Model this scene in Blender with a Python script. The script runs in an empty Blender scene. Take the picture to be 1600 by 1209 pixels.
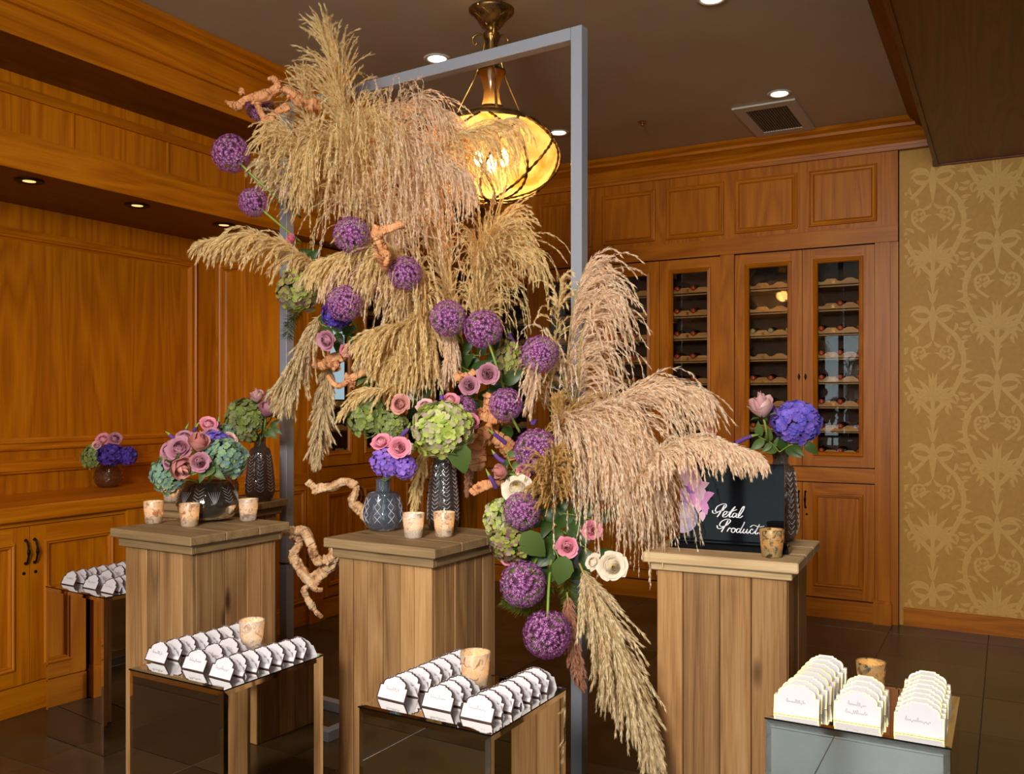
import bpy, math, random
import numpy as np
from mathutils import Vector, Matrix, Euler
random.seed(7); rng = np.random.default_rng(7)
C = bpy.context.scene.collection
# ------------------------------------------------------------------ camera, light, exposure
TH = math.radians(29.0); CH = 1.6; FPX = 1400.0; HY = 628.0
ct, st = math.cos(TH), math.sin(TH)
cam_d = bpy.data.cameras.new('camera'); cam = bpy.data.objects.new('camera', cam_d); C.objects.link(cam)
cam.location = (0, 0, CH); cam.rotation_euler = (math.pi/2, 0, TH)
cam_d.sensor_width = 36; cam_d.lens = 36*FPX/1600; cam_d.shift_y = (HY-604.5)/1600; cam_d.clip_start = 0.05
bpy.context.scene.camera = cam
vs = bpy.context.scene.view_settings
vs.view_transform = 'Standard'; vs.look = 'None'; vs.gamma = 1; vs.use_curve_mapping = False; vs.exposure = 0.0
w = bpy.data.worlds.new('world'); bpy.context.scene.world = w; w.use_nodes = True
w.node_tree.nodes['Background'].inputs[0].default_value = (1.0, 0.85, 0.7, 1)
w.node_tree.nodes['Background'].inputs[1].default_value = 0.05
def area(name, loc, size, power, col, rot, sy=None, spread=math.pi):
    l = bpy.data.lights.new(name, 'AREA'); l.energy = power; l.color = col; l.size = size; l.spread = spread
    if sy: l.shape = 'RECTANGLE'; l.size_y = sy
    o = bpy.data.objects.new(name, l); C.objects.link(o); o.location = loc; o.rotation_euler = rot; return o
# daylight through the glazed doors behind the photographer, and through the side window
area('daylight_doors', (-1.2, -2.585, 1.46), 3.3, 110, (0.74, 0.92, 1.0), (math.pi/2, 0, 0), 2.6)
area('daylight_window', (3.145, 0.2, 1.75), 2.2, 45, (0.80, 0.90, 1.0), (0, math.pi/2, 0), 1.7)
# unseen fill lamp added under the ceiling above the photographer
area('room_lamp', (-1.0, 0.2, 3.5), 0.9, 52, (1.0, 0.88, 0.72), (0, 0, 0), 0.9)
# bounced flash beside the camera
area('flash_umbrella', (-0.3, -1.9, 2.9), 1.0, 100, (1.0, 0.94, 0.86), tuple(Vector((1.5, -5.0, 1.25)).to_track_quat('Z', 'Y').to_euler()), 1.0, spread=math.radians(105))
def spot(loc, power, col=(1.0, 0.86, 0.62), ang=95, blend=0.7, r=0.04):
    l = bpy.data.lights.new('downlight_beam', 'SPOT'); l.energy = power; l.color = col; l.spot_size = math.radians(ang); l.spot_blend = blend
    l.shadow_soft_size = r
    o = bpy.data.objects.new('downlight_beam', l); C.objects.link(o); o.location = loc; return o

# ------------------------------------------------------------------ helpers
def ray(px, py):
    x = (px-800)/FPX; z = (HY-py)/FPX
    return (ct*x-st, st*x+ct, z)
def D(px, py, d): r = ray(px, py); return Vector((r[0]*d, r[1]*d, CH+r[2]*d))
def Zp(px, py, z): r = ray(px, py); return D(px, py, (z-CH)/r[2])
def fd(px):
    t = (px-448)/457.0; return 1/((1-t)/4.85+t/3.857)
def lin(r, g, b):
    f = lambda c: (c/255/12.92) if c/255 <= 0.04045 else ((c/255+0.055)/1.055)**2.4
    return (f(r), f(g), f(b), 1)
class MB:
    def __init__(s): s.v = []; s.f = []; s.m = []
    def add(s, vs_, fs, m=0):
        n = len(s.v); s.v += [tuple(p) for p in vs_]; s.f += [tuple(i+n for i in f) for f in fs]; s.m += [m]*len(fs)
    def box(s, lo, hi, m=0):
        (x0, y0, z0), (x1, y1, z1) = lo, hi
        x0, x1 = min(x0, x1), max(x0, x1); y0, y1 = min(y0, y1), max(y0, y1); z0, z1 = min(z0, z1), max(z0, z1)
        s.add([(x0,y0,z0),(x1,y0,z0),(x1,y1,z0),(x0,y1,z0),(x0,y0,z1),(x1,y0,z1),(x1,y1,z1),(x0,y1,z1)],
              [(3,2,1,0),(4,5,6,7),(0,1,5,4),(1,2,6,5),(2,3,7,6),(3,0,4,7)], m)
    def bbox(s, lo, hi, c=0.003, m=0):   # chamfered box
        lo = [min(a, b) for a, b in zip(lo, hi)]; hi = [max(a, b) for a, b in zip([l for l in lo], hi)]
        P = []; idx = {}
        for k in range(3):
            for sx in (0, 1):
                for sy in (0, 1):
                    for sz in (0, 1):
                        q = [hi[i]-c if (sx, sy, sz)[i] else lo[i]+c for i in range(3)]
                        q[k] = hi[k] if (sx, sy, sz)[k] else lo[k]
                        idx[(k, sx, sy, sz)] = len(P); P.append(q)
        F = []
        def fc(ids): F.append(ids)
        for k in range(3):
            a, b = [(1, 2), (2, 0), (0, 1)][k]
            for sgn in (0, 1):
                ids = []
                for (u, v) in ((0, 0), (1, 0), (1, 1), (0, 1)):
                    t = [0, 0, 0]; t[k] = sgn; t[a] = u; t[b] = v; ids.append(idx[(k, *t)])
                fc(tuple(ids if sgn else ids[::-1]))
        for k in range(3):   # edges along axis k
            a, b = [(1, 2), (2, 0), (0, 1)][k]
            for u in (0, 1):
                for v in (0, 1):
                    def ix(kk, e):
                        t = [0, 0, 0]; t[k] = e; t[a] = u; t[b] = v; return idx[(kk, *t)]
                    q = (ix(a, 0), ix(a, 1), ix(b, 1), ix(b, 0))
                    fc(q if (u == v) else q[::-1])
        for sx in (0, 1):
            for sy in (0, 1):
                for sz in (0, 1):
                    t = (idx[(0, sx, sy, sz)], idx[(1, sx, sy, sz)], idx[(2, sx, sy, sz)])
                    fc(t if (sx+sy+sz) % 2 == 1 else t[::-1])
        s.add(P, F, m)
    def loft(s, rings, closed=True, cap=True, m=0):
        n = len(rings[0]); V = [p for r in rings for p in r]; F = []
        for i in range(len(rings)-1):
            for j in range(n if closed else n-1):
                k = (j+1) % n
                F.append((i*n+j, i*n+k, (i+1)*n+k, (i+1)*n+j))
        if cap and closed:
            F.append(tuple(range(n))[::-1]); F.append(tuple((len(rings)-1)*n+j for j in range(n)))
        s.add(V, F, m)
    def lathe(s, prof, n=32, m=0, cap=False, mod=None, c=(0, 0, 0)):
        rings = []
        for (r, z) in prof:
            rg = []
            for j in range(n):
                a = 2*math.pi*j/n; rr = r if mod is None else mod(r, z, a)
                rg.append((c[0]+rr*math.cos(a), c[1]+rr*math.sin(a), c[2]+z))
            rings.append(rg)
        s.loft(rings, True, cap, m)
    def tube(s, pts, rad, n=8, m=0, mod=None):
        pts = [Vector(p) for p in pts]; N = len(pts); up = Vector((0.13, 0.21, 0.97)); rings = []; nrm = None
        for i, p in enumerate(pts):
            t = (pts[min(i+1, N-1)]-pts[max(i-1, 0)]).normalized()
            if nrm is None:
                nrm = t.cross(up)
                if nrm.length < 1e-3: nrm = t.cross(Vector((1, 0, 0)))
            nrm = (nrm - t*nrm.dot(t)).normalized(); bi = t.cross(nrm)
            r = rad[i] if hasattr(rad, '__len__') else rad; rg = []
            for j in range(n):
                a = 2*math.pi*j/n; rr = r if mod is None else mod(r, i, a)
                rg.append(p+nrm*(rr*math.cos(a))+bi*(rr*math.sin(a)))
            rings.append(rg)
        s.loft(rings, True, True, m)
    def build(s, name, mats, parent=None, smooth=False, world=False, loc=None, kind=None, auto=None):
        me = bpy.data.meshes.new(name)
        V = s.v
        if world and parent is not None:
            q = parent.matrix_basis.inverted() if parent.parent is None else (parent.parent.matrix_basis @ parent.matrix_basis).inverted()
            V = [tuple(q @ Vector(p)) for p in V]
        me.from_pydata(V, [], s.f)
        for mt in (mats if isinstance(mats, (list, tuple)) else [mats]): me.materials.append(mt)
        me.polygons.foreach_set('material_index', s.m)
        if smooth: me.polygons.foreach_set('use_smooth', [True]*len(s.f))
        me.update()
        if auto is not None:
            try: me.set_sharp_from_angle(angle=math.radians(auto))
            except Exception: pass
        o = bpy.data.objects.new(name, me); C.objects.link(o)
        if parent is not None: o.parent = parent
        if loc is not None: o.location = loc
        if kind: o['kind'] = kind
        return o
def npmesh(name, V, F, mat, parent=None, kind=None, midx=None, smooth=False):
    """V (n,3) array; F (m,k) array of equal-size polygons"""
    me = bpy.data.meshes.new(name); n = len(V); m, k = F.shape
    me.vertices.add(n); me.vertices.foreach_set('co', np.asarray(V, dtype=np.float32).ravel())
    me.loops.add(m*k); me.loops.foreach_set('vertex_index', F.astype(np.int32).ravel())
    me.polygons.add(m); me.polygons.foreach_set('loop_start', np.arange(0, m*k, k, dtype=np.int32))
    try: me.polygons.foreach_set('loop_total', np.full(m, k, dtype=np.int32))
    except Exception: pass
    for mt in (mat if isinstance(mat, (list, tuple)) else [mat]): me.materials.append(mt)
    if midx is not None: me.polygons.foreach_set('material_index', midx.astype(np.int32))
    if smooth: me.polygons.foreach_set('use_smooth', np.ones(m, dtype=bool))
    me.update(calc_edges=True); me.validate()
    o = bpy.data.objects.new(name, me); C.objects.link(o)
    if parent is not None: o.parent = parent
    if kind: o['kind'] = kind
    return o
def thing(name, label, cat, loc=(0, 0, 0), rz=0.0, group=None, rot=None):
    o = bpy.data.objects.new(name, None); o.empty_display_size = 0.05; C.objects.link(o)
    o.location = loc
    if rot is not None: o.rotation_euler = rot
    else: o.rotation_euler = (0, 0, rz)
    o['label'] = label; o['category'] = cat
    if group: o['group'] = group
    return o
def tag(o, label, cat, group=None):
    o['label'] = label; o['category'] = cat
    if group: o['group'] = group
    return o
def struct(o): o['kind'] = 'structure'; return o
KIDS = {}
def dup(root, loc, rot=None, scale=None, label=None, group=None):
    if root.name not in KIDS:
        KIDS[root.name] = [(c, list(c.children)) for c in root.children]
    r = root.copy(); C.objects.link(r); r.location = loc
    if rot is not None: r.rotation_euler = rot
    if scale is not None: r.scale = (scale,)*3 if not hasattr(scale, '__len__') else scale
    if label: r['label'] = label
    if group: r['group'] = group
    for ch, gs in KIDS[root.name]:
        c = ch.copy(); C.objects.link(c); c.parent = r
        for g in gs:
            d = g.copy(); C.objects.link(d); d.parent = c
    return r
def spline(P, n):
    """Catmull-Rom through points -> n samples (numpy)"""
    P = np.array([tuple(p) for p in P], float)
    P = np.vstack([2*P[0]-P[1], P, 2*P[-1]-P[-2]]); m = len(P)-3
    T = np.linspace(0, m-1e-6, n); i = T.astype(int); t = (T-i)[:, None]
    a, b, c, d = P[i], P[i+1], P[i+2], P[i+3]
    return 0.5*((2*b)+(c-a)*t+(2*a-5*b+4*c-d)*t*t+(3*b-a-3*c+d)*t**3)
def aim(direction, spin=0.0):
    q = Vector(direction).to_track_quat('Z', 'Y')
    return (q.to_matrix() @ Matrix.Rotation(spin, 3, 'Z')).to_euler()
def tocam(p): return (Vector((0, 0, CH))-Vector(p)).normalized()
VR = Vector((ct, st, 0))   # picture-right in the room

# ------------------------------------------------------------------ materials
def newmat(name):
    m = bpy.data.materials.new(name); m.use_nodes = True
    nt = m.node_tree; return m, nt, nt.nodes['Principled BSDF']
def simple(name, col, rough=0.5, metal=0.0, **kw):
    m, nt, b = newmat(name)
    b.inputs['Base Color'].default_value = col; b.inputs['Roughness'].default_value = rough; b.inputs['Metallic'].default_value = metal
    for k, v in kw.items(): b.inputs[k.replace('_', ' ')].default_value = v
    return m
def N(nt, t, **kw):
    n = nt.nodes.new(t)
    for k, v in kw.items(): setattr(n, k, v)
    return n
def ramp(nt, stops):
    r = nt.nodes.new('ShaderNodeValToRGB'); e = r.color_ramp.elements
    while len(e) < len(stops): e.new(0.5)
    for x, (p, c) in zip(e, stops): x.position = p; x.color = c
    return r
def wood(name, c_dark, c_mid, c_light, axis, scale=1.0, rough=0.38, rand=0.25, knots=False, cathedral=1.0, world=False):
    m, nt, b = newmat(name); L = nt.links.new
    tc = N(nt, 'ShaderNodeTexCoord'); mp = N(nt, 'ShaderNodeMapping'); oi = N(nt, 'ShaderNodeObjectInfo')
    sc = [1, 1, 1]; sc[axis] = 0.09; mp.inputs['Scale'].default_value = [v*scale for v in sc]
    add = N(nt, 'ShaderNodeVectorMath', operation='MULTIPLY_ADD')
    L(oi.outputs['Random'], add.inputs[0]); add.inputs[1].default_value = (7.3, 9.1, 11.7)
    L(tc.outputs['Object'], add.inputs[2]); L(add.outputs[0], mp.inputs['Vector'])
    n1 = N(nt, 'ShaderNodeTexNoise'); n1.inputs['Scale'].default_value = 4.0; n1.inputs['Detail'].default_value = 2; n1.inputs['Distortion'].default_value = 0.6
    L(mp.outputs[0], n1.inputs['Vector'])
    mul = N(nt, 'ShaderNodeMath', operation='MULTIPLY'); L(n1.outputs[0], mul.inputs[0]); mul.inputs[1].default_value = 9.0*cathedral
    fr = N(nt, 'ShaderNodeMath', operation='FRACT'); L(mul.outputs[0], fr.inputs[0])
    pp = N(nt, 'ShaderNodeMath', operation='PINGPONG'); L(mul.outputs[0], pp.inputs[0]); pp.inputs[1].default_value = 0.5
    mp2 = N(nt, 'ShaderNodeMapping'); sc2 = [1, 1, 1]; sc2[axis] = 0.03; mp2.inputs['Scale'].default_value = [v*scale for v in sc2]; L(add.outputs[0], mp2.inputs['Vector'])
    n2 = N(nt, 'ShaderNodeTexNoise'); n2.inputs['Scale'].default_value = 130; n2.inputs['Detail'].default_value = 3; L(mp2.outputs[0], n2.inputs['Vector'])
    n3 = N(nt, 'ShaderNodeTexNoise'); n3.inputs['Scale'].default_value = 14; n3.inputs['Detail'].default_value = 2; L(mp2.outputs[0], n3.inputs['Vector'])
    mx = N(nt, 'ShaderNodeMath', operation='MULTIPLY_ADD'); L(pp.outputs[0], mx.inputs[0]); mx.inputs[1].default_value = 0.55*min(1.3, cathedral+0.25); 
    m2 = N(nt, 'ShaderNodeMath', operation='MULTIPLY_ADD'); L(n2.outputs[0], m2.inputs[0]); m2.inputs[1].default_value = 0.55
    m3 = N(nt, 'ShaderNodeMath', operation='MULTIPLY'); L(n3.outputs[0], m3.inputs[0]); m3.inputs[1].default_value = 0.35
    L(m3.outputs[0], m2.inputs[2]); L(m2.outputs[0], mx.inputs[2])
    r = ramp(nt, [(0.22, c_dark), (0.55, c_mid), (0.90, c_light)]); L(mx.outputs[0], r.inputs[0])
    col = r.outputs[0]
    if knots:
        mk = N(nt, 'ShaderNodeMapping'); k3 = [9, 9, 9]; k3[axis] = 3.0; mk.inputs['Scale'].default_value = k3; L(add.outputs[0], mk.inputs['Vector'])
        vo = N(nt, 'ShaderNodeTexVoronoi'); vo.inputs['Scale'].default_value = 0.8; L(mk.outputs[0], vo.inputs['Vector'])
        kr = ramp(nt, [(0.05, (1, 1, 1, 1)), (0.17, (0, 0, 0, 1))]); L(vo.outputs['Distance'], kr.inputs[0])
        mm = N(nt, 'ShaderNodeMix', data_type='RGBA'); L(kr.outputs[0], mm.inputs['Factor']); L(col, mm.inputs['A'])
        mm.inputs['B'].default_value = (c_dark[0]*0.55, c_dark[1]*0.42, c_dark[2]*0.35, 1); col = mm.outputs['Result']
    hs = N(nt, 'ShaderNodeHueSaturation'); L(col, hs.inputs['Color'])
    vr = N(nt, 'ShaderNodeMapRange'); L(oi.outputs['Random'], vr.inputs[0]); vr.inputs[3].default_value = 1-rand/2; vr.inputs[4].default_value = 1+rand/2
    L(vr.outputs[0], hs.inputs['Value']); L(hs.outputs[0], b.inputs['Base Color'])
    b.inputs['Roughness'].default_value = rough; b.inputs['Specular IOR Level'].default_value = 0.32
    bp = N(nt, 'ShaderNodeBump'); bp.inputs['Strength'].default_value = 0.25; bp.inputs['Distance'].default_value = 0.002; L(mx.outputs[0], bp.inputs['Height']); L(bp.outputs[0], b.inputs['Normal'])
    return m
OK_D, OK_M, OK_L = lin(142, 74, 3), lin(178, 100, 5), lin(198, 120, 12)
OAK = [wood('oak_'+n, OK_D, OK_M, OK_L, ax, rand=0.10, cathedral=c_) for n, ax, c_ in (('along_x', 0, 1.0), ('along_y', 1, 1.0), ('upright', 2, 1.0))]
DK = (lin(70, 26, 4), lin(98, 42, 8), lin(118, 56, 14))
DOAK = [wood('dark_oak_'+n, *DK, ax, rand=0.06) for n, ax in (('along_x', 0), ('along_y', 1), ('upright', 2))]
BARN = [wood('weathered_pine_'+n, lin(98, 66, 38), lin(154, 112, 68), lin(184, 144, 98), ax, scale=1.3, rough=0.75, rand=0.5, knots=True, cathedral=0.7) for n, ax in (('along_x', 0), ('along_y', 1), ('upright', 2))]
TOPW = [wood('pedestal_board_'+n, lin(104, 80, 52), lin(142, 114, 78), lin(170, 142, 104), ax, scale=1.3, rough=0.7, rand=0.2, knots=True, cathedral=0.5) for n, ax in (('along_x', 0), ('along_y', 1), ('upright', 2))]
NEWW = [wood('pale_pedestal_board_'+n, lin(150, 120, 84), lin(188, 158, 116), lin(214, 186, 146), ax, scale=1.3, rough=0.7, rand=0.15, cathedral=0.8) for n, ax in (('along_x', 0), ('along_y', 1), ('upright', 2))]
RACK = wood('rack_wood', lin(160, 108, 56), lin(196, 142, 80), lin(214, 164, 98), 0, rand=0.1)
def noisemat(name, stops, scale, rough=0.6, detail=4, bump=0.0, metal=0.0, rand=0.0, stretch=None):
    m, nt, b = newmat(name); L = nt.links.new
    tc = N(nt, 'ShaderNodeTexCoord'); n1 = N(nt, 'ShaderNodeTexNoise'); n1.inputs['Scale'].default_value = scale; n1.inputs['Detail'].default_value = detail
    oi = N(nt, 'ShaderNodeObjectInfo'); add = N(nt, 'ShaderNodeVectorMath', operation='MULTIPLY_ADD')
    L(oi.outputs['Random'], add.inputs[0]); add.inputs[1].default_value = (17.3, 9.1, 11.7); L(tc.outputs['Object'], add.inputs[2])
    L(add.outputs[0], n1.inputs['Vector'])
    if stretch:
        mp = N(nt, 'ShaderNodeMapping'); mp.inputs['Scale'].default_value = stretch; L(add.outputs[0], mp.inputs[0]); L(mp.outputs[0], n1.inputs['Vector'])
    r = ramp(nt, stops); L(n1.outputs[0], r.inputs[0]); out = r.outputs[0]
    if rand:
        hs = N(nt, 'ShaderNodeHueSaturation'); L(out, hs.inputs['Color']); vr = N(nt, 'ShaderNodeMapRange'); L(oi.outputs['Random'], vr.inputs[0])
        vr.inputs[3].default_value = 1-rand; vr.inputs[4].default_value = 1+rand; L(vr.outputs[0], hs.inputs['Value']); out = hs.outputs[0]
    L(out, b.inputs['Base Color']); b.inputs['Roughness'].default_value = rough; b.inputs['Metallic'].default_value = metal
    if bump:
        bp = N(nt, 'ShaderNodeBump'); bp.inputs['Strength'].default_value = bump; bp.inputs['Distance'].default_value = 0.01; L(n1.outputs[0], bp.inputs['Height']); L(bp.outputs[0], b.inputs['Normal'])
    return m
M_CEIL = noisemat('ceiling_plaster', [(0.3, lin(168, 160, 140)), (0.7, lin(182, 174, 152))], 1.2, 0.36)
M_FLOOR = noisemat('slate_tile', [(0.28, lin(44, 34, 22)), (0.5, lin(70, 54, 32)), (0.62, lin(62, 54, 40)), (0.8, lin(92, 62, 34))], 2.6, 0.26, 8, 0.22, rand=0.3)
M_GROUT = simple('grout', lin(56, 46, 34), 0.9)
M_PAPER = noisemat('wallpaper_ground', [(0.3, lin(194, 144, 58)), (0.7, lin(202, 152, 66))], 30, 0.6)
M_DAMASK = noisemat('wallpaper_print', [(0.3, lin(216, 170, 84)), (0.7, lin(224, 178, 92))], 60, 0.55)
M_DARKVEIN = simple('wallpaper_line', lin(212, 160, 76), 0.6)
M_IRON = simple('black_iron', lin(30, 22, 18), 0.45, 0.6)
M_MIRROR = simple('mirror_glass', (0.72, 0.70, 0.66, 1), 0.015, 1.0)
M_MEDGE = simple('mirror_edge', lin(34, 32, 34), 0.15, 0.8)
M_BEVEL = simple('mirror_bevel', (0.80, 0.78, 0.72, 1), 0.04, 1.0)
M_STEEL = simple('grey_painted_steel', lin(150, 154, 166), 0.5, 0.15)
M_CARD = simple('card_stock', lin(216, 212, 218), 0.8, 0.0, Specular_IOR_Level=0.2)
M_CBORD = simple('dark_bronze_border', lin(62, 38, 26), 0.6)
M_CGLARE = simple('gold_foil_border', lin(232, 208, 140), 0.3, 0.45)  # flash glare on the border is put into this pale gold
M_INK = simple('grey_ink', lin(120, 112, 116), 0.7)
M_BRASS = noisemat('aged_bronze', [(0.35, lin(84, 60, 34)), (0.65, lin(150, 114, 62))], 30, 0.35, metal=0.85)
M_BRASSL = noisemat('gilt_bronze', [(0.35, lin(150, 112, 56)), (0.65, lin(196, 152, 84))], 30, 0.3, metal=0.85)
M_BLACK = simple('black_interior', lin(26, 15, 8), 0.8)
M_INT = simple('dark_cabinet_interior', lin(62, 36, 16), 0.7)
M_WAX = simple('wax', lin(240, 230, 205), 0.5)
M_WHITE = simple('white_trim', lin(200, 192, 178), 0.5)
M_ACRY = simple('black_acrylic', lin(14, 15, 18), 0.05, 0.0, Specular_IOR_Level=0.11)
def glassy(name, tint, rough=0.02, reflect=0.08):
    """thin pane: clear pass-through plus a fresnel sheen"""
    m, nt, b = newmat(name); nt.nodes.remove(b); L = nt.links.new; out = nt.nodes['Material Output']
    tr = N(nt, 'ShaderNodeBsdfTransparent'); tr.inputs[0].default_value = tint
    gl = N(nt, 'ShaderNodeBsdfGlossy'); gl.inputs['Roughness'].default_value = rough
    ge = N(nt, 'ShaderNodeNewGeometry'); bf = N(nt, 'ShaderNodeMath', operation='SUBTRACT'); bf.inputs[0].default_value = 1; L(ge.outputs['Backfacing'], bf.inputs[1]); mu = N(nt, 'ShaderNodeMath', operation='MULTIPLY')
    fr = N(nt, 'ShaderNodeLayerWeight'); fr.inputs[0].default_value = 0.25
    mr = N(nt, 'ShaderNodeMapRange'); L(fr.outputs['Fresnel'], mr.inputs[0]); mr.inputs[3].default_value = reflect; mr.inputs[4].default_value = 1.0
    mx = N(nt, 'ShaderNodeMixShader'); L(mr.outputs[0], mu.inputs[0]); L(bf.outputs[0], mu.inputs[1]); L(mu.outputs[0], mx.inputs[0]); L(tr.outputs[0], mx.inputs[1]); L(gl.outputs[0], mx.inputs[2]); L(mx.outputs[0], out.inputs[0])
    return m
M_PANE = glassy('cabinet_glass', (0.92, 0.92, 0.90, 1), 0.01, 0.035)
def cutglass(name, col, rough=0.03):
    return simple(name, col, rough, 0.0, Transmission_Weight=0.9, IOR=1.5)
M_SMOKE = cutglass('smoky_cut_glass', (0.36, 0.30, 0.27, 1))
M_BLUEG = cutglass('blue_grey_cut_glass', (0.42, 0.48, 0.62, 1))
M_AMBER = cutglass('amber_bubble_glass', (0.55, 0.26, 0.10, 1))
M_BOTTLE = simple('bottle_glass', lin(14, 12, 8), 0.08)
M_CAPR = simple('red_capsule', lin(196, 84, 52), 0.35, 0.2)
M_CAPW = simple('cream_capsule', lin(190, 170, 120), 0.4)
M_CAPG = simple('green_capsule', lin(130, 140, 50), 0.4)
def petalmat(name, cols, rough=0.55, trans=0.35, island=True, noise=None):
    m, nt, b = newmat(name); L = nt.links.new; out = nt.nodes['Material Output']
    ge = N(nt, 'ShaderNodeNewGeometry'); n = len(cols)
    r = ramp(nt, [((i+0.5)/n if n > 1 else 0.5, c) for i, c in enumerate(cols)] if n > 1 else [(0, cols[0]), (1, cols[0])])
    if island: L(ge.outputs['Random Per Island'], r.inputs[0])
    else:
        tc = N(nt, 'ShaderNodeTexCoord'); nz = N(nt, 'ShaderNodeTexNoise'); nz.inputs['Scale'].default_value = noise or 20; L(tc.outputs['Object'], nz.inputs['Vector']); L(nz.outputs[0], r.inputs[0])
    L(r.outputs[0], b.inputs['Base Color']); b.inputs['Roughness'].default_value = rough; b.inputs['Specular IOR Level'].default_value = 0.25
    t = N(nt, 'ShaderNodeBsdfTranslucent'); L(r.outputs[0], t.inputs[0]); mx = N(nt, 'ShaderNodeMixShader'); mx.inputs[0].default_value = trans
    L(b.outputs[0], mx.inputs[1]); L(t.outputs[0], mx.inputs[2]); L(mx.outputs[0], out.inputs[0])
    return m
P_GOLD = petalmat('golden_pampas', [lin(230, 200, 136), lin(250, 230, 176), lin(254, 238, 196), lin(238, 208, 146)], 0.7, 0.42)
P_PINK = petalmat('rosy_pampas', [lin(240, 210, 176), lin(252, 234, 206), lin(255, 242, 222), lin(232, 194, 152)], 0.7, 0.42)
P_PALE = petalmat('pale_pampas', [lin(216, 194, 146), lin(246, 230, 190), lin(250, 238, 206), lin(210, 176, 124)], 0.7, 0.4)
P_BRWN = petalmat('brown_pampas', [lin(190, 148, 84), lin(214, 174, 106), lin(226, 190, 124)], 0.7, 0.4)
P_DUSK = petalmat('dusky_pampas', [lin(176, 120, 96), lin(206, 150, 122), lin(190, 140, 108)], 0.7, 0.3)
P_STEM = simple('straw_stem', lin(160, 142, 72), 0.6)
P_GSTEM = simple('green_stem', lin(126, 150, 58), 0.5)
P_ALL = petalmat('allium_purple', [lin(150, 66, 150), lin(188, 104, 186), lin(164, 80, 160), lin(214, 146, 206)], 0.55, 0.2)
P_ALLC = petalmat('allium_centre', [lin(226, 180, 206), lin(196, 160, 150), lin(206, 206, 150)], 0.6, 0.1)
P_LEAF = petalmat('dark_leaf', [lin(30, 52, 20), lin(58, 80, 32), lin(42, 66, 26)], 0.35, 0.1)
P_LEAFL = petalmat('mid_green_leaf', [lin(66, 92, 44), lin(92, 112, 56)], 0.4, 0.15)
P_FERN = petalmat('fern_green', [lin(84, 104, 34), lin(112, 130, 50)], 0.6, 0.2)
H_LIME = petalmat('lime_hydrangea', [lin(198, 210, 112), lin(172, 190, 84), lin(214, 214, 150), lin(196, 172, 160), lin(150, 172, 80)], 0.5, 0.25)
H_GREEN = petalmat('green_hydrangea', [lin(134, 150, 72), lin(160, 174, 88), lin(112, 130, 72), lin(150, 146, 110), lin(140, 158, 98)], 0.5, 0.25)
H_TEAL = petalmat('blue_green_hydrangea', [lin(138, 168, 120), lin(120, 158, 152), lin(164, 186, 122), lin(116, 148, 170), lin(156, 178, 140)], 0.5, 0.25)
H_MAUVE = petalmat('mauve_green_hydrangea', [lin(150, 160, 66), lin(158, 128, 112), lin(176, 178, 78), lin(120, 120, 66), lin(138, 100, 104)], 0.5, 0.2)
H_BLUE = petalmat('violet_blue_hydrangea', [lin(112, 96, 206), lin(138, 112, 220), lin(150, 116, 216), lin(104, 100, 212)], 0.5, 0.25)
H_VIO = petalmat('violet_hydrangea', [lin(140, 104, 206), lin(162, 116, 214), lin(128, 106, 214), lin(170, 120, 204)], 0.5, 0.25)
H_DEEP = petalmat('deep_violet_hydrangea', [lin(74, 54, 150), lin(100, 74, 180), lin(84, 60, 162)], 0.5, 0.2)
R_MAUVE = petalmat('mauve_rose_petal', [lin(176, 112, 136), lin(214, 160, 170), lin(190, 130, 150), lin(204, 150, 164)], 0.5, 0.2)
R_PINK = petalmat('pink_rose_petal', [lin(226, 116, 146), lin(246, 192, 200), lin(232, 140, 164), lin(242, 176, 188)], 0.5, 0.2)
R_BLUSH = petalmat('blush_rose_petal', [lin(218, 168, 172), lin(238, 200, 196)], 0.5, 0.2)
R_PEACH = petalmat('dusky_peach_rose_petal', [lin(206, 132, 124), lin(228, 166, 150), lin(196, 128, 134)], 0.5, 0.2)
R_WHITE = petalmat('cream_rose_petal', [lin(244, 228, 204), lin(248, 236, 216)], 0.5, 0.25, False, 12)
R_YELL = petalmat('yellow_rose_heart', [lin(250, 228, 150), lin(252, 240, 190)], 0.5, 0.25, False, 12)
M_DRIFT = noisemat('driftwood', [(0.30, lin(130, 84, 50)), (0.42, lin(204, 156, 110)), (0.7, lin(232, 198, 158))], 22, 0.8, 8, 0.7)
M_DRIFTO = noisemat('orange_driftwood', [(0.30, lin(130, 74, 40)), (0.42, lin(206, 138, 88)), (0.7, lin(228, 168, 118))], 22, 0.8, 8, 0.7)
P_VER = petalmat('veronica_purple', [lin(88, 54, 122), lin(112, 72, 146)], 0.6, 0.1)
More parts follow.
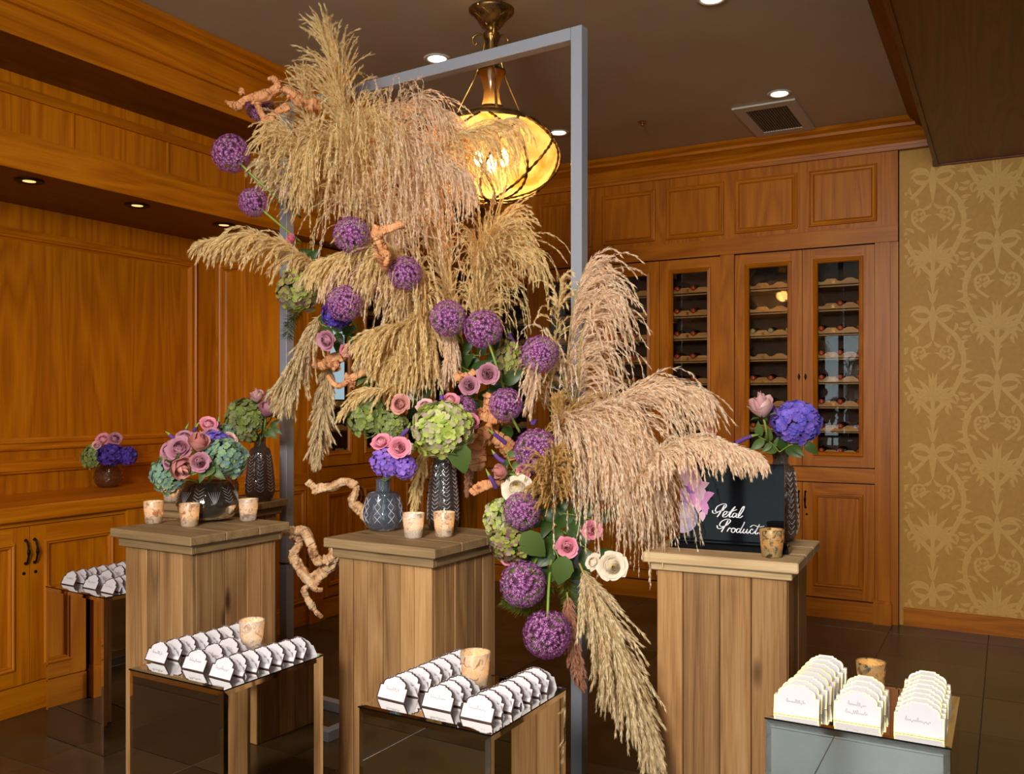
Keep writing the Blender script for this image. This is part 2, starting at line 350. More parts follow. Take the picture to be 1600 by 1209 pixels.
def votivemat(name, c1, c2, seedy):
    m, nt, b = newmat(name); L = nt.links.new; out = nt.nodes['Material Output']
    tc = N(nt, 'ShaderNodeTexCoord'); oi = N(nt, 'ShaderNodeObjectInfo'); add = N(nt, 'ShaderNodeVectorMath', operation='MULTIPLY_ADD')
    L(oi.outputs['Random'], add.inputs[0]); add.inputs[1].default_value = (17.3, 9.1, 11.7); L(tc.outputs['Object'], add.inputs[2])
    nz = N(nt, 'ShaderNodeTexNoise'); nz.inputs['Scale'].default_value = 38+seedy; nz.inputs['Detail'].default_value = 6; nz.inputs['Distortion'].default_value = 1.2; L(add.outputs[0], nz.inputs['Vector'])
    r = ramp(nt, [(0.36, c1), (0.50, c2), (0.64, (c2[0]*0.9, c2[1]*0.8, c2[2]*0.62, 1))]); L(nz.outputs[0], r.inputs[0])
    L(r.outputs[0], b.inputs['Base Color']); b.inputs['Roughness'].default_value = 0.35; b.inputs['Metallic'].default_value = 0.15
    t = N(nt, 'ShaderNodeBsdfTranslucent'); L(r.outputs[0], t.inputs[0]); mx = N(nt, 'ShaderNodeMixShader'); mx.inputs[0].default_value = 0.45
    L(b.outputs[0], mx.inputs[1]); L(t.outputs[0], mx.inputs[2]); L(mx.outputs[0], out.inputs[0]); return m
M_VOT = votivemat('mercury_glass_gold', lin(176, 132, 92), lin(240, 226, 204), 0)
M_VOT2 = votivemat('mercury_glass_silver', lin(196, 168, 146), lin(240, 232, 222), 12)
M_VOT3 = votivemat('mercury_glass_tarnished', lin(96, 78, 56), lin(206, 180, 128), 6)
def emit(name, col, s):
    m = bpy.data.materials.new(name); m.use_nodes = True; nt = m.node_tree; nt.nodes.remove(nt.nodes['Principled BSDF'])
    e = N(nt, 'ShaderNodeEmission'); e.inputs[0].default_value = col; e.inputs[1].default_value = s; nt.links.new(e.outputs[0], nt.nodes['Material Output'].inputs[0]); return m
M_FLAME = emit('flame', (1.0, 0.62, 0.22, 1), 30)
M_LED = emit('downlight_lens', (1.0, 0.92, 0.72, 1), 9)
M_LEDW = emit('warm_downlight_lens', (1.0, 0.55, 0.2, 1), 1.6)
M_BULB = emit('bulb', (1.0, 0.78, 0.42, 1), 60)

# ------------------------------------------------------------------ the room
BW, LW, NB, CZ = 6.947, -4.43, -5.05, 3.6
WR, FB = 3.05, -2.5           # right wall, wall behind the photographer
def slab(name, lo, hi, mat, **k):
    b = MB(); b.box(lo, hi); return struct(b.build(name, mat, **k))
fl = slab('floor', (-5.3, -2.7, -0.12), (3.3, 7.7, -0.003), M_GROUT)
ts = 0.61; b = MB(); b.bbox((-ts/2+0.0016, -ts/2+0.0016, -0.008), (ts/2-0.0016, ts/2-0.0016, 0.0), 0.0012); tile0 = None
for i in range(14):
    for j in range(17):
        x, y = -5.0+ts*(i+0.5), -2.45+ts*(j+0.5)
        if x > WR or y > 7.3: continue
        if tile0 is None: tile0 = t_ = b.build('tile', M_FLOOR, fl)
        else: t_ = tile0.copy(); C.objects.link(t_); t_.parent = fl
        t_.location = (x, y, random.uniform(-0.0008, 0.0004)); t_.rotation_euler = (0, 0, random.choice((0, math.pi/2, math.pi)))
slab('ceiling', (-5.3, -2.7, CZ), (3.3, 7.7, CZ+0.1), M_CEIL)
# wall_back: slab, bulkhead with the panelling above the cabinets
b = MB(); b.box((-5.3, 7.46, 0), (3.3, 7.6, CZ)); b.box((-4.40, BW, 2.76), (-0.694, 7.46, CZ-0.001)); b.box((-5.3, BW, 3.27), (-4.40, 7.46, CZ-0.001))
wb = struct(b.build('wall_back', OAK[2]))
b = MB(); b.box((-0.688, 6.99, 0), (3.2, 7.45, CZ-0.001)); wp = struct(b.build('wall_back', M_PAPER))
b = MB(); b.box((NB-0.15, -2.7, 0), (NB, 7.46, CZ-0.001)); wl = struct(b.build('wall_left', OAK[2]))
slab('wall_right', (WR, -2.7, 0), (WR+0.12, 0.2-1.15, CZ), M_PAPER); slab('wall_right', (WR, 0.2+1.15, 0), (WR+0.12, 7.6, CZ), M_PAPER)
slab('wall_right', (WR, -0.95, 0), (WR+0.12, 1.35, 0.85), M_PAPER); slab('wall_right', (WR, -0.95, 2.65), (WR+0.12, 1.35, CZ), M_PAPER)
slab('wall_front', (-5.3, FB-0.12, 0), (-2.9, FB, CZ), M_PAPER); slab('wall_front', (0.5, FB-0.12, 0), (3.2, FB, CZ), M_PAPER); slab('wall_front', (-2.9, FB-0.12, 2.9), (0.5, FB, CZ), M_PAPER)
# glazed doors behind the photographer (seen only in the mirrors and panes)
def glazing(name, u0, u1, z0, z1, cols, rows, axis, at):
    b = MB(); wd = 0.045
    def bx(a0, a1, c0, c1):
        if axis == 'b': b.box((a0, at-0.03, c0), (a1, at+0.03, c1))
        else: b.box((at-0.03, a0, c0), (at+0.03, a1, c1))
    for i in range(cols+1):
        u = u0+(u1-u0)*i/cols; ww = wd*(1.6 if i in (0, cols, cols//2) else 0.55); bx(u-ww, u+ww, z0, z1)
    for j in range(rows+1):
        z = z0+(z1-z0)*j/rows; ww = wd*(1.6 if j in (0, rows) else 0.45); bx(u0, u1, z-ww, z+ww)
    o = struct(b.build(name, DOAK[2])); p = MB()
    if axis == 'b': p.box((u0, at-0.012, z0), (u1, at-0.006, z1))
    else: p.box((at+0.006, u0, z0), (at+0.012, u1, z1))
    q = p.build('pane', M_PANE, o)
    return o
glazing('door_1', -2.9, 0.5, 0.05, 2.88, 4, 3, 'b', FB-0.05)
glazing('window_1', -0.95, 1.35, 0.87, 2.63, 2, 2, 'a', WR+0.06)
# beams: left (with the lamp soffit) and right
b = MB(); b.box((-5.2, -2.5, 3.267), (-3.95, 7.2, CZ-0.002), 0); bl = struct(b.build('ceiling_beam', [OAK[1]]))
b = MB(); b.box((-4.40, -2.5, 3.2655), (-3.953, BW-0.001, 3.2665)); bb = b.build('underside_board', DOAK[1], bl)
b = MB(); b.box((-0.45, -2.5, 3.27), (3.1, 6.989, CZ-0.002)); br = struct(b.build('ceiling_beam', DOAK[1]))
b = MB(); b.box((-0.47, 6.955, 3.262), (3.1, 6.99, 3.30)); b.build('bead', DOAK[0], br)
b = MB(); b.box((-0.455, -2.5, 3.258), (-0.43, 6.955, 3.285)); b.build('bead', DOAK[1], br)
# upper left panel wall and soffit
b = MB(); b.box((-5.2, -2.5, 2.90), (-4.40, BW-0.001, 3.268), 1); b.box((-5.2, -2.5, 2.752), (-4.285, BW-0.001, 2.905), 0)
up = struct(b.build('wall_left', [OAK[1], OAK[2]]))
b = MB(); b.box((NB+0.001, -2.5, 2.7495), (-4.288, BW-0.002, 2.7515)); b.build('soffit_board', DOAK[1], up)
b = MB()
for z0, z1, h in ((3.15, 3.19, 0.018), (3.19, 3.205, 0.008), (2.925, 2.955, 0.02), (2.91, 2.925, 0.010), (2.955, 2.965, 0.010)):
    b.box((-4.40, -2.5, z0), (-4.40+h, BW-0.001, z1))
b.build('moulding', OAK[1], up)
for y in np.arange(-1.9, 6.6, 0.62):
    b = MB(); b.box((-4.40, y, 2.965), (-4.392, y+0.012, 3.15)); b.build('batten', OAK[2], up)
# crown moulding around the tray
prof = [(0.0, 3.40), (0.022, 3.402), (0.026, 3.425), (0.012, 3.432), (0.016, 3.45), (0.03, 3.47), (0.055, 3.51), (0.10, 3.535), (0.118, 3.54), (0.12, 3.56), (0.15, 3.575), (0.165, 3.5985)]
def crown(name, segs, mat):
    b = MB(); r0, r1 = [], []
    for ins, z in prof:
        r0.append(segs[0](ins, z)); r1.append(segs[1](ins, z))
    b.loft([r0, r1], closed=False, cap=False); o = struct(b.build(name, mat)); return o
crown('trim_1', (lambda i, z: (-3.95+i, -2.5, z), lambda i, z: (-3.95+i, BW-i, z)), OAK[1])
crown('trim_2', (lambda i, z: (-3.95+i, BW-i, z), lambda i, z: (-0.45-i, BW-i, z)), OAK[0])
crown('trim_3', (lambda i, z: (-0.45-i, BW-i, z), lambda i, z: (-0.45-i, -2.5, z)), DOAK[1])
# picture-frame mouldings
RP = [(-0.004, 0.0), (0.0, 0.012), (0.008, 0.015), (0.014, 0.009), (0.024, 0.008), (0.030, 0.012), (0.036, 0.004), (0.040, 0.0)]
def ring(b, W, u0, u1, z0, z1, prof=RP, m=(0, 1)):
    for s in range(4):
        R = []
        for ins, h in prof:
            c = [(u0+ins, z0+ins), (u1-ins, z0+ins), (u1-ins, z1-ins), (u0+ins, z1-ins)]
            p, q = c[s], c[(s+1) % 4]; R.append((W(p[0], h, p[1]), W(q[0], h, q[1])))
        V = [x for pr in R for x in pr]; F = [(2*i, 2*i+1, 2*i+3, 2*i+2) for i in range(len(R)-1)]
        b.add(V, F, m[s % 2])
Wb = lambda u, h, z: (u, BW-h, z)
Wl = lambda u, h, z: (LW+h, u, z)
Wn = lambda u, h, z: (NB+h, u, z)
Ws = lambda u, h, z: (u, 4.66-h, z)
for u0, u1 in ((-4.14, -3.68), (-3.575, -3.08), (-2.985, -2.52), (-2.425, -1.955), (-1.865, -1.395), (-1.305, -0.835)):
    b = MB(); ring(b, Wb, u0, u1, 2.912, 3.325); b.box(Wb(u0+0.038, 0, 2.95), Wb(u1-0.038, 0.004, 3.287), 1)
    b.build('wall_panel', [OAK[0], OAK[2]], wb)
b = MB(); b.box(Wb(-4.43, 0.0, 2.75), Wb(-0.692, 0.022, 2.874)); b.build('lintel', OAK[0], wb)
BIGR = [(-0.01, 0.0), (-0.006, 0.018), (0.004, 0.022), (0.012, 0.014), (0.03, 0.012), (0.036, 0.022), (0.046, 0.022), (0.052, 0.008), (0.064, 0.0)]
for u0, u1 in ((0.2, 2.2), (2.34, 4.47)):
    b = MB(); ring(b, Wn, u0, u1, 1.325, 2.60, BIGR); b.build('wall_panel', [OAK[1], OAK[2]], wl)
b = MB()
for z0, z1, h in ((1.185, 1.20, 0.022), (1.20, 1.235, 0.034), (1.235, 1.25, 0.026), (1.25, 1.262, 0.012)): b.box((NB, -2.5, z0), (NB+h, 4.655, z1))
b.build('chair_rail', OAK[1], wl)
# baseboard under the wallpaper
b = MB(); b.box((-0.66, 6.972, 0), (3.05, 6.99, 0.115)); b.box((-0.66, 6.966, 0.115), (3.05, 6.99, 0.128)); struct(b.build('baseboard_back', OAK[0]))
# ------------------------------------------------------------------ printed damask on the wallpaper (flat ornament)
def damask():
    V, F, MI = [], [], []
    zl = [0.0]
    def strip(P, W_, m=0, mirror=None):
        """P: spline points (a,z) ; W_: half-widths"""
        S = spline([(p[0], 0, p[1]) for p in P], 12)[:, [0, 2]]; wv = np.interp(np.linspace(0, 1, 12), np.linspace(0, 1, len(W_)), W_)
        T = np.gradient(S, axis=0); T /= np.linalg.norm(T, axis=1)[:, None]+1e-9; Nn = np.stack([-T[:, 1], T[:, 0]], 1)
        zl[0] += 1; off = (0.0004 if m == 0 else 0.0009)+(zl[0] % 53)*0.00006
        L_, R_ = S+Nn*wv[:, None], S-Nn*wv[:, None]; n = len(V)
        for i in range(12):
            V.append((L_[i, 0], 6.99-off, L_[i, 1])); V.append((R_[i, 0], 6.99-off, R_[i, 1]))
        for i in range(11): F.append((n+2*i, n+2*i+1, n+2*i+3, n+2*i+2)); MI.append(m)
    def leaf(x, z, ang, ln, wd, curl, sx, ax):
        P = []; a = ang; px_, pz = x, z
        for i in range(5):
            P.append((ax+sx*px_, pz)); px_ += math.cos(a)*ln/4; pz += math.sin(a)*ln/4; a += curl/4
        strip(P, [0.002, wd, wd*0.9, wd*0.5, 0.0005]); strip(P[:4], [0.0012, 0.001, 0.0004], 1)
    def motif(ax, z, s=1.0):
        for sx in (1, -1):
            for k, an in enumerate((88, 70, 52, 34, 14, -8)):
                leaf(0.006*k, z, math.radians(an), (0.20-0.014*k)*s, 0.021*s, -0.3-0.22*k, sx, ax)
            # scroll arms
            strip([(ax+sx*0.0, z-0.10), (ax+sx*0.07, z-0.02), (ax+sx*0.15, z+0.10), (ax+sx*0.20, z+0.27), (ax+sx*0.17, z+0.42), (ax+sx*0.08, z+0.52), (ax+sx*0.012, z+0.60)], [0.014, 0.017, 0.016, 0.014, 0.017, 0.013, 0.010])
            for k in range(5):
                t = k/5; x0, z0 = 0.06+0.13*math.sin(t*2.6), z+0.0+0.44*t
                leaf(x0, z0, math.radians(20+18*k), 0.10*s, 0.017, 1.6 if k % 2 else -1.7, sx, ax)
            strip([(ax+sx*0.05, z+0.22), (ax+sx*0.12, z+0.28), (ax+sx*0.13, z+0.36), (ax+sx*0.07, z+0.38), (ax+sx*0.05, z+0.33), (ax+sx*0.085, z+0.31)], [0.009, 0.010, 0.009, 0.008, 0.007, 0.010])
            for k in range(6):
                a = k*1.05; leaf(0.088+0.012*math.cos(a), z+0.325+0.012*math.sin(a), a, 0.035, 0.010, 0.5, sx, ax)
            leaf(0.02, z+0.60, math.radians(60), 0.17, 0.02, -2.0, sx, ax); leaf(0.02, z+0.62, math.radians(30), 0.15, 0.018, -1.9, sx, ax); leaf(0.02, z+0.58, math.radians(-20), 0.14, 0.018, 1.9, sx, ax)
            leaf(0.0, z+0.68, math.radians(80), 0.12, 0.013, -0.4, sx, ax)
            for k in range(9):
                t = k/9; x0, z0 = 0.03+0.12*abs(math.sin(t*5.1)), z-0.12+0.75*t
                leaf(x0, z0, math.radians(200+55*k), 0.075, 0.012, 1.4 if k % 2 else -1.4, sx, ax)
            for k in range(7):
                leaf(0.16+0.02*(k % 2), z+0.06+0.075*k, math.radians(-30+25*(k % 3)), 0.07, 0.013, 1.2-0.8*(k % 3), sx, ax)
        strip([(ax, z-0.24), (ax, z-0.12), (ax, z-0.04), (ax, z+0.02)], [0.003, 0.022, 0.012, 0.02])
        strip([(ax, z+0.42), (ax, z+0.52), (ax, z+0.6), (ax, z+0.68)], [0.004, 0.020, 0.026, 0.006])
        strip([(ax, z+0.0), (ax, z+0.20)], [0.026, 0.002])
    k = 0
    for i in range(0, 7):
        ax = -0.47+0.40*i
        for j in range(5):
            z = -0.35+0.98*j+(0.49 if i % 2 else 0)
            motif(ax, z)
    V = np.array(V); F = np.array(F); keep = []
    ok = (V[:, 0] > -0.66) & (V[:, 0] < 3.04) & (V[:, 2] > 0.13) & (V[:, 2] < 3.27)
    kf = ok[F].all(axis=1); q = V[F]; n1 = np.cross(q[:, 1]-q[:, 0], q[:, 2]-q[:, 0])[:, 1]; n2 = np.cross(q[:, 2]-q[:, 0], q[:, 3]-q[:, 0])[:, 1]; kf &= (n1*n2 > 0)
    F = np.where((n1 > 0)[:, None], F, F[:, ::-1])
    o = npmesh('printed_ornament', V, F[kf], [M_DAMASK, M_DARKVEIN], wp, 'stuff', np.array(MI)[kf])
damask()
# ------------------------------------------------------------------ cabinets
def fbox(b, W, p, q, m=0): b.box(W(*p), W(*q), m)
def door(root, W, ax, u0, u1, z0, z1, glass, hinge_left):
    """hinge_left: handle on the high-u side"""
    mats = [OAK[ax], OAK[2]]; fw = 0.088; b = MB()
    u0 += 0.002; u1 -= 0.002
    for (p, q, m) in (((u0, -0.02, z0), (u0+fw, 0, z1), 1), ((u1-fw, -0.02, z0), (u1, 0, z1), 1),
                      ((u0+fw, -0.02, z0), (u1-fw, -0.0004, z0+fw), 0), ((u0+fw, -0.02, z1-fw), (u1-fw, -0.0004, z1), 0)): fbox(b, W, p, q, m)
    if not glass: fbox(b, W, (u0+fw, -0.02, z0+fw), (u1-fw, -0.010, z1-fw), 1)
    d = b.build('door', mats, root)
    b = MB(); P = [(-0.006, 0.0), (0.0, 0.009), (0.007, 0.011), (0.014, 0.004), (0.020, 0.006), (0.026, -0.004), (0.028, -0.012)]
    ring(b, W, u0+fw-0.006, u1-fw+0.006, z0+fw-0.006, z1-fw+0.006, P); b.build('moulding', mats, d)
    if glass:
        b = MB(); fbox(b, W, (u0+fw, -0.016, z0+fw), (u1-fw, -0.012, z1-fw)); b.build('pane', M_PANE, d)
    u = (u1-0.022) if hinge_left else (u0+0.022)
    b = MB()
    if glass:
        zc = 1.79
        b.add([W(u-0.011, 0.001, zc), W(u, 0.001, zc+0.028), W(u+0.011, 0.001, zc), W(u, 0.001, zc-0.028), W(u, 0.012, zc)], [(0, 1, 4), (1, 2, 4), (2, 3, 4), (3, 0, 4)])
        b.tube([W(u, 0.008, zc), W(u, 0.018, zc)], [0.006, 0.008], 8); h = b.build('handle', M_IRON, d)
    else:
        zt = z1-0.07
        pts = [W(u, 0.002, zt), W(u, 0.018, zt-0.008), W(u, 0.028, zt-0.04), W(u, 0.030, zt-0.06), W(u, 0.028, zt-0.08), W(u, 0.018, zt-0.112), W(u, 0.002, zt-0.12)]
        b.tube(pts, [0.009, 0.005, 0.005, 0.009, 0.005, 0.005, 0.009], 8); h = b.build('handle', M_IRON, d)
        b = MB(); uk = (u1-0.03) if hinge_left else (u0+0.03)
        b.tube([W(uk, 0.0, z1-0.24), W(uk, 0.004, z1-0.24)], [0.009, 0.007], 12); b.build('keyhole', M_IRON, d)
    return d
def pil(root, W, ax, u0, u1, z1, h=0.014):
    b = MB(); fbox(b, W, (u0, -0.02, 0.17), (u1, h, z1), 0); p = b.build('pilaster', [OAK[2]], root)
    b = MB(); fbox(b, W, (u0-0.012, -0.02, 0.0), (u1+0.012, h+0.022, 0.15), 0); fbox(b, W, (u0-0.006, -0.02, 0.15), (u1+0.006, h+0.012, 0.17), 0); b.build('base_block', OAK[2], p)
ROWS = [1.20+0.183*k for k in range(8)]
def carcass(root, W, ax, u0, u1, z0, z1, dep, mat=M_BLACK):
    b = MB()
    for p, q in (((u0, -dep, z0), (u1, -dep+0.02, z1)), ((u0, -dep, z0), (u0+0.018, -0.021, z1)), ((u1-0.018, -dep, z0), (u1, -0.021, z1)), ((u0, -dep, z0), (u1, -0.021, z0+0.02)), ((u0, -dep, z1-0.02), (u1, -0.021, z1))): fbox(b, W, p, q)
    return b.build('carcass', mat, root)
SLOTS = []
def wine_cabinet(W, ax, u0, u1, label, rev=False):
    base = W(u0, 0, 0); root = thing('wine_cabinet', label, 'cabinet', (0, 0, 0)); um = (u0+u1)/2
    carcass(root, W, ax, u0, u1, 1.10, 2.75, 0.42, M_INT); carcass(root, W, ax, u0, u1, 0.0, 1.02, 0.42)
    b = MB(); fbox(b, W, (u0, -0.03, 1.008), (u1, 0.006, 1.114)); b.build('middle_rail', OAK[ax], root)
    b = MB(); fbox(b, W, (u0, -0.03, 0.0), (u1, 0.004, 0.14)); b.build('plinth_board', OAK[ax], root)
    for z in ROWS:
        # scalloped rack rail
        top = []; n = 48; us = [u0+0.02+(u1-u0-0.04)*i/n for i in range(n+1)]; cs = [d0+o for d0 in (u0, um) for o in (0.125, 0.26, 0.395)]
        b = MB(); V = []
        for u in us:
            dmin = min(abs(u-c) for c in cs); dip = 0.022*math.sqrt(max(0, 1-(dmin/0.032)**2)) if dmin < 0.032 else 0
            V.append((u, z+0.042-dip))
        P = [W(u, -0.075, zz) for u, zz in V]; Q = [W(u, -0.105, zz) for u, zz in V]; P0 = [W(u, -0.075, z) for u, zz in V]; Q0 = [W(u, -0.105, z) for u, zz in V]; m = len(V)
        b.add(P+P0+Q+Q0, [(i, i+1, m+i+1, m+i) for i in range(m-1)]+[(2*m+i, 2*m+i+1, i+1, i) for i in range(m-1)]+[(m+i, m+i+1, 3*m+i+1, 3*m+i) for i in range(m-1)])
        fbox(b, W, (u0+0.02, -0.40, z-0.014), (u1-0.02, -0.12, z-0.004)); rk = b.build('rack_rail', RACK, root)
        for uu in (u0+0.19, um+0.20):
            b = MB(); fbox(b, W, (uu, -0.074, z+0.006), (uu+0.022, -0.070, z+0.030)); b.build('label_clip', M_BRASSL, rk)
    for a_, b_, hl in ((u0, um, True), (um, u1, False)):
        door(root, W, ax, a_, b_, 1.122, 2.742, True, hl); door(root, W, ax, a_, b_, 0.15, 1.0, False, hl)
    return root
wine_cabinet(Wb, 0, -1.867, -0.847, 'tall oak wine cabinet with glass doors beside the damask wallpaper')
wine_cabinet(Wb, 0, -2.985, -1.978, 'tall oak wine cabinet with glass doors, second from the damask wallpaper')
wine_cabinet(Wb, 0, -4.10, -3.09, 'tall oak wine cabinet with glass doors behind the pampas, third from the damask wallpaper')
wine_cabinet(Wl, 1, 5.08, 5.96, 'tall oak wine cabinet on the panelled side wall, behind the driftwood branch')
wine_cabinet(Wl, 1, 6.08, 6.90, 'tall oak wine cabinet on the panelled side wall, next to the corner')
# added glowing panes imitating bluish brightness in the glass of the side-wall cabinets
M_GLOW = emit('backlit_display_pane', (0.60, 0.82, 0.95, 1), 0.75)
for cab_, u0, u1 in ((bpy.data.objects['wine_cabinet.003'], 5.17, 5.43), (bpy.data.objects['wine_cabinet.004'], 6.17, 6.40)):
    b = MB(); fbox(b, Wl, (u0-0.01, -0.075, 1.62), (u1+0.01, -0.07, 2.64)); b.build('backlit_pane', M_GLOW, cab_)
# standing pilasters of the built-in joinery
b = MB(); b.box(Wb(-0.744, -0.40, 0.0), Wb(-0.692, -0.004, 2.75)); tr = struct(b.build('trim_4', OAK[2]))
for u0, u1 in ((-0.845, -0.744), (-1.976, -1.869), (-3.088, -2.987), (-4.20, -4.102)): pil(tr, Wb, 0, u0, u1, 2.749)
tl = MB(); tl.box((NB, 4.66, 0), (LW-0.001, 4.94, 2.75)); tl = struct(tl.build('wall_left', OAK[2]))
pil(tl, Wl, 1, 4.94, 5.078, 2.749); pil(tl, Wl, 1, 5.962, 6.078, 2.749)
b = MB(); ring(b, Ws, -5.0, -4.74, 1.325, 2.60, BIGR); b.build('wall_panel', [OAK[0], OAK[2]], tl)
b = MB(); ring(b, Wl, 4.70, 4.92, 0.16, 0.98); b.build('wall_panel', [OAK[1], OAK[2]], tl)
b = MB(); b.box((LW, 4.662, 0.0), (LW+0.006, 4.93, 0.14)); b.box((LW, 4.662, 1.008), (LW+0.006, 4.93, 1.09)); b.build('rail', OAK[1], tl)
# base cabinets under the counter on the left
def base_cabinet(u0, u1, label):
    root = thing('base_cabinet', label, 'cabinet'); um = (u0+u1)/2
    carcass(root, Wl, 1, u0, u1, 0.0, 0.985, 0.55)
    b = MB(); fbox(b, Wl, (u0, -0.03, 0.0), (u1, 0.004, 0.145)); b.build('plinth_board', OAK[1], root)
    b = MB(); fbox(b, Wl, (u0, -0.03, 0.962), (u1, 0.0, 0.985)); b.build('top_rail', OAK[1], root)
    door(root, Wl, 1, u0, um, 0.15, 0.958, False, True); door(root, Wl, 1, um, u1, 0.15, 0.958, False, False)
    pil(root, Wl, 1, u1, u1+0.14, 0.985, 0.02)
    return root
base_cabinet(3.60, 4.50, 'oak base cabinet under the counter, behind the left pedestals')
base_cabinet(2.27, 3.42, 'oak base cabinet with black iron pulls under the long counter, near the small mirrored plinth')
base_cabinet(0.93, 2.10, 'oak base cabinet at the outer end of the long counter')
b = MB(); b.bbox((NB+0.001, 0.5, 0.988), (LW+0.035, 4.655, 1.068), 0.006)
tag(b.build('counter_top', OAK[1]), 'long oak counter top with a thick front edge along the panelled wall', 'countertop')
# ------------------------------------------------------------------ wine bottles
b = MB(); b.lathe([(0.0, 0.30), (0.030, 0.30), (0.037, 0.29), (0.037, 0.12), (0.034, 0.09), (0.018, 0.055), (0.0145, 0.03), (0.0145, 0.008), (0.0, 0.006)], 14)
bot0 = b.build('wine_bottle', M_BOTTLE, smooth=True); bot0.location = (0, 0, -5)
caps = []
for mt in (M_CAPR, M_CAPW, M_CAPG):
    b = MB(); b.lathe([(0.0, 0.0), (0.0155, 0.0), (0.0165, 0.006), (0.0160, 0.045), (0.0185, 0.052)], 12); o = b.build('capsule', mt, smooth=True); caps.append(o.data); bpy.data.objects.remove(o)
ORD = ['bottom', 'second', 'third', 'fourth', 'fifth', 'sixth', 'seventh', 'top']
CABN = ['cabinet beside the wallpaper', 'cabinet second from the wallpaper', 'cabinet third from the wallpaper']
first = True; empties = {(0, 0, 4), (0, 0, 6), (0, 0, 7), (0, 1, 7)}
for ci, (u0, u1) in enumerate(((-1.867, -0.847), (-2.985, -1.978), (-4.10, -3.09))):
    um = (u0+u1)/2
    for ri, z in enumerate(ROWS):
        for di, d0 in enumerate((u0, um)):
            for k, o_ in enumerate((0.125, 0.26, 0.395)):
                if (ci, di, ri) in empties or (ci == 0 and di == 1 and ri == 6 and k == 0): continue
                if ci == 2 and di == 0: continue
                if first: o = bot0; first = False
                else: o = bot0.copy(); C.objects.link(o)
                o.location = (d0+o_, BW+0.055+random.uniform(-0.004, 0.004), z+0.037); o.rotation_euler = (math.radians(-94), 0, random.uniform(-0.05, 0.05)); o.scale = (1.15, 1.15, 1.0)
                cd = caps[1] if (ci == 0 and ri == 5 and di == 0) else caps[2] if (ci == 1 and ri == 7 and di == 0) else caps[0]
                cn = 'cream' if cd == caps[1] else 'green' if cd == caps[2] else 'red'
                c = bpy.data.objects.new('capsule', cd); C.objects.link(c); c.parent = o
                tag(o, 'wine bottle with %s capsule, %s rack, %s, %s door, %s bottle' % (cn, ORD[ri], CABN[ci].replace('cabinet ', 'cabinet '), ('first', 'second')[di], ('first', 'middle', 'last')[k]), 'bottle', 'wine bottles lying in the cabinet racks')
# ------------------------------------------------------------------ lamps of the room
def downlight(loc, dark, label, grp, r=0.062):
    root = thing('recessed_downlight', label, 'light', loc, group=grp)
    b = MB(); b.lathe([(r+0.016, 0.0), (r+0.015, -0.006), (r, -0.007), (r-0.006, -0.004), (r-0.012, 0.004)], 32); b.build('trim_ring', M_IRON if dark else M_WHITE, root, smooth=True)
    b = MB(); b.lathe([(0.0, 0.001 if not dark else 0.0), (r-0.01 if not dark else 0.032, 0.0)], 24); 
    if dark: b.lathe([(0.032, 0.0), (r-0.006, -0.004)], 24, 1)
    b.build('lens', [M_LED if not dark else M_LEDW, M_IRON], root).location = (0, 0, -0.003)
downlight((-2.91, 4.35, 3.599), False, 'bright ceiling downlight just above the grey frame beam', 'ceiling downlights')
downlight((-2.92, 5.98, 3.599), False, 'bright ceiling downlight just beside the glass pendant lamp', 'ceiling downlights')
downlight((-1.30, 5.92, 3.599), False, 'bright ceiling downlight next to the square air vent', 'ceiling downlights')
downlight((-1.285, 4.36, 3.599), False, 'bright ceiling downlight at the upper edge of the picture', 'ceiling downlights')
for y, t in ((2.855, 'furthest from the pampas plumes'), (3.515, 'middle of the row of three'), (4.175, 'closest to the pampas plumes')):
    downlight((-4.45, y, 2.7485), True, 'small dark-ringed downlight in the oak soffit, '+t, 'soffit downlights', 0.055)
for x, y in ((-2.91, 4.35), (-2.92, 5.98), (-1.30, 5.92), (-1.285, 4.36)): spot((x, y, 3.57), 22)
for y in (2.855, 3.515, 4.175): spot((-4.45, y, 2.72), 4, (1.0, 0.62, 0.3), 110)
root = thing('air_vent', 'square white-framed air vent with dark grille in the ceiling', 'vent', (-1.44, 6.42, 3.599))
b = MB(); b.box((-0.21, -0.36, -0.012), (0.21, -0.27, 0)); b.box((-0.21, 0.27, -0.012), (0.21, 0.36, 0)); b.box((-0.21, -0.27, -0.012), (-0.14, 0.27, 0)); b.box((0.14, -0.27, -0.012), (0.21, 0.27, 0)); b.build('frame', M_WHITE, root)
b = MB(); b.box((-0.14, -0.27, -0.004), (0.14, 0.27, 0)); b.build('backing', simple('vent_dark', lin(70, 64, 56), 0.8), root)
for k in range(16):
    b = MB(); x = -0.132+k*0.0176; b.box((x, -0.27, -0.009), (x+0.006, 0.27, -0.004)); b.build('slat', simple('vent_slat', lin(130, 120, 104), 0.6) if k == 0 else bpy.data.materials['vent_slat'], root)
b = MB(); b.lathe([(0.0, -0.03), (0.012, -0.03), (0.014, -0.016), (0.006, -0.014), (0.006, -0.004), (0.032, -0.003), (0.034, 0)], 20); o = b.build('fire_sprinkler', M_BRASSL, smooth=True); o.location = (-2.285, 6.043, 3.599)
tag(o, 'small ceiling fire sprinkler between the pendant lamp and air vent', 'sprinkler')
